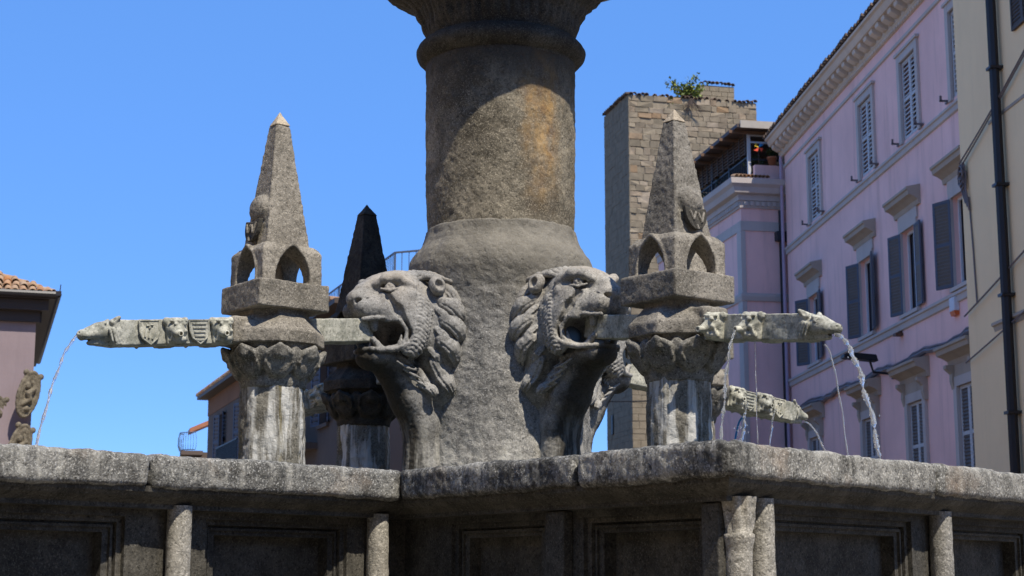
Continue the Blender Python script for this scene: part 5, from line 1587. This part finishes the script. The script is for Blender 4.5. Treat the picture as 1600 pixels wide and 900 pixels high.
def shield_mesh(style):
    mb = MB()
    out = [(-0.062, 0.066), (0.062, 0.066), (0.060, 0.0), (0.045, -0.04), (0.0, -0.075), (-0.045, -0.04), (-0.060, 0.0)]
    mb.prism(out, lambda p, q_, t2: (p, t2, q_), 0.07, 0.092)
    inn = [(p * 0.86, q_ * 0.86) for p, q_ in out]
    for a, b in zip(out, out[1:] + out[:1]):
        mb.tube([(a[0], 0.093, a[1]), (b[0], 0.093, b[1])], 0.005, 5)
    if style == 0:
        for k in range(3): mb.tube([(-0.036 + .03 * k, 0.094, 0.01), (-0.012 + .022 * k, 0.094, -0.042 + .006 * k)], 0.007, 5)
        for k in range(4):
            a = 1.57 * k; mb.tube([(0.0, 0.094, 0.038), (0.022 * math.cos(a), 0.094, 0.038 + 0.018 * math.sin(a))], 0.008, 5)
    else:
        for k in range(5): mb.tube([(-0.045 + 0.004 * k, 0.094, 0.045 - .024 * k), (0.045 - 0.004 * k, 0.094, 0.045 - .024 * k)], 0.006, 5)
    return mb.mesh('shield', M['beam'])
beast, maskm, nozm, shm = beast_mesh(), mask_mesh(), nozzle_mesh(), [shield_mesh(0), shield_mesh(1)]
beams = {}
SP = [(DL, 1.065, 3.19, 0.103, True, 'pale marble spout with shields and masks reaching to the left from the left lion', 1.71),
      (DR, 0.965, 3.195, 0.124, False, 'shaded marble spout with masks reaching right in front of the lilac palazzo', 1.80),
      (-DL, 1.065, 3.085, 0.100, True, 'far marble spout with shields pointing away behind the right pillar', 1.71),
      (-DR, 1.065, 3.17, 0.110, True, 'rear marble spout hidden behind the left lion and dark pillar', 1.71)]
spout_objs = []
for k, (d, r0, z0, kk, shields, lab, L_) in enumerate(SP):
    ang = math.atan2(d.y, d.x)
    t_ = empty('water_spout', FC + d * r0 + Vector((0, 0, z0)), ang, lab, 'water spout', 'marble spouts fed by the lions', ry=math.atan(kk))
    if L_ not in beams: beams[L_] = beam_mesh(L_, 3)
    mesh_obj('beam', beams[L_], t_)
    mesh_obj('animal_head', beast, t_, (L_ + 0.03, 0, -0.0))
    for sgn in (1, -1):
        for xm in (2.14 - r0, 2.435 - r0):
            mk = mesh_obj('mask', maskm, t_, (xm, sgn * 0.072, 0.0), (0, 0, 0 if sgn > 0 else math.pi))
            mesh_obj('nozzle', nozm, mk)
        if shields:
            for q_, xm in enumerate((2.285 - r0, 2.60 - r0)):
                mesh_obj('shield', shm[1 - q_], t_, (xm, 0, 0.0), (0, 0, 0 if sgn > 0 else math.pi))
    spout_objs.append(t_)

# ---------------------------------------------------------------- falling water
def stream(label, start, vel, r0, r1, zend=1.94, seed=0, wob=0.3, n=70, broken=0.0):
    q = random.Random(seed)
    start = Vector(start); vel = Vector(vel)
    T = (vel.z + math.sqrt(vel.z ** 2 + 2 * 9.81 * (start.z - zend))) / 9.81
    mb = MB(); path = []; rs = []
    ph = q.uniform(0, 6)
    def flush():
        if len(path) > 2: mb.tube(path, rs, 8)
        path.clear(); rs.clear()
    for k in range(n + 1):
        f = k / n; t_ = T * f
        p = start + vel * t_ - Vector((0, 0, 0.5 * 9.81 * t_ * t_))
        r = r0 + (r1 - r0) * f
        grow = min(1, f * 2.2)
        p = p + Vector((math.sin(f * 31 + ph), math.cos(f * 23 + ph), 0)) * r * 0.5 * grow
        r = r * (1 + wob * grow * (0.7 * math.sin(f * 67 + ph) + q.uniform(-.8, .8)))
        if broken and f > 0.35 and q.random() < broken:
            flush(); continue
        path.append(p); rs.append(max(r, r0 * 0.15))
    flush()
    # loose droplets
    for _ in range(int(16 * (1 + broken * 4))):
        f = q.uniform(0.35, 1); t_ = T * f
        p = start + vel * t_ - Vector((0, 0, 0.5 * 9.81 * t_ * t_)) + Vector((q.gauss(0, 1), q.gauss(0, 1), 0)) * (r1 * 1.6)
        rr = q.uniform(0.15, 0.4) * r1
        mb.tube([p + Vector((0, 0, rr * 1.6)), p + Vector((0, 0, rr * .7)), p - Vector((0, 0, rr * .4)), p - Vector((0, 0, rr))], [rr * .1, rr * .7, rr, rr * .2], 6)
    o = mb.build('water_stream', M['water'], None, smooth=True)
    return tag(o, label, 'water jet', 'jets of falling water')
def at_(d, r, s, z):
    n = Vector((-d.y, d.x, 0)); return FC + d * r + n * s + Vector((0, 0, z))
stream('single rope of water falling from the animal head of the left spout', at_(DL, 2.955, 0, 2.995), DL * 0.66, 0.0085, 0.006, seed=1, wob=0.4)
stream('thick glittering jet falling from the animal head of the right spout', at_(DR, 2.94, 0, 2.915), DR * 0.74, 0.011, 0.011, seed=2, wob=0.6, n=110)
NR = Vector((-DR.y, DR.x, 0))
stream('bright jet from the middle mask of the right spout falling toward the rim', at_(DR, 2.40, -0.19, 2.985), -NR * 0.36 - DR * 0.03, 0.007, 0.007, seed=3, wob=0.6, n=110)
stream('thin jet curving from the far side of the right spout', at_(DR, 2.72, 0.16, 2.90), NR * 0.46, 0.0045, 0.0035, seed=4, wob=0.25)
stream('hair thin trickle hanging straight below the middle mask of the right spout', at_(DR, 2.42, -0.07, 2.93), Vector((0, 0, 0)), 0.0022, 0.0025, seed=5, wob=0.5)
stream('thin arc of water leaving the animal head of the far spout', at_(-DL, 2.965, 0, 2.855), -DL * 1.05, 0.0065, 0.006, seed=6, wob=0.25)
NB = Vector((DL.y, -DL.x, 0))
stream('short sparkling jet from the outer mask of the far spout', at_(-DL, 2.44, -0.2, 2.90), -Vector((DL.y, -DL.x, 0)) * -0.3, 0.006, 0.008, seed=7, wob=0.7)
stream('broken splash falling from the inner mask of the far spout', at_(-DL, 2.14, -0.2, 2.92), -Vector((DL.y, -DL.x, 0)) * -0.25, 0.008, 0.014, seed=8, wob=0.7)
# spray from the left pillar, from the shaded side of the left spout
def spray(label, c, spread, z0, z1, n, seed, rmax=0.012):
    q = random.Random(seed); mb = MB()
    for _ in range(n):
        f = q.random(); z = z0 + (z1 - z0) * f
        p = Vector((c.x + q.gauss(0, spread) * (0.4 + f), c.y + q.gauss(0, spread), z))
        rr = rmax * q.uniform(0.2, 1.0); ln = q.uniform(1, 4) * rr
        mb.tube([p + Vector((0, 0, ln)), p + Vector((rr * q.uniform(-.4, .4), 0, ln * .4)), p, p - Vector((0, 0, rr * .8))], [rr * .1, rr * .6, rr, rr * .15], 6)
    o = mb.build('water_stream', M['water'], None, smooth=True)
    return tag(o, label, 'water jet', 'jets of falling water')
spray('scattered drops raining down right of the left obelisk pillar', at_(DL, 1.60, -0.36, 0), 0.035, 3.0, 2.3, 240, 5, 0.012)
spray('drips splashing beside the foot of the right obelisk pillar', at_(-DL, 1.95, -0.3, 0), 0.05, 2.75, 2.3, 70, 6, 0.009)

hs_ = []
for k in range(13):
    f = k / 12; hs_.append((1.76 - 0.13 * f ** 0.6, 12.52 - 0.03 * f, 2.86 - 0.60 * f ** 1.5))
tag(MB().tube(hs_, 0.008, 6).build('hose', M['blue'], None, smooth=True), 'thin blue hose hanging under the far spout', 'hose')
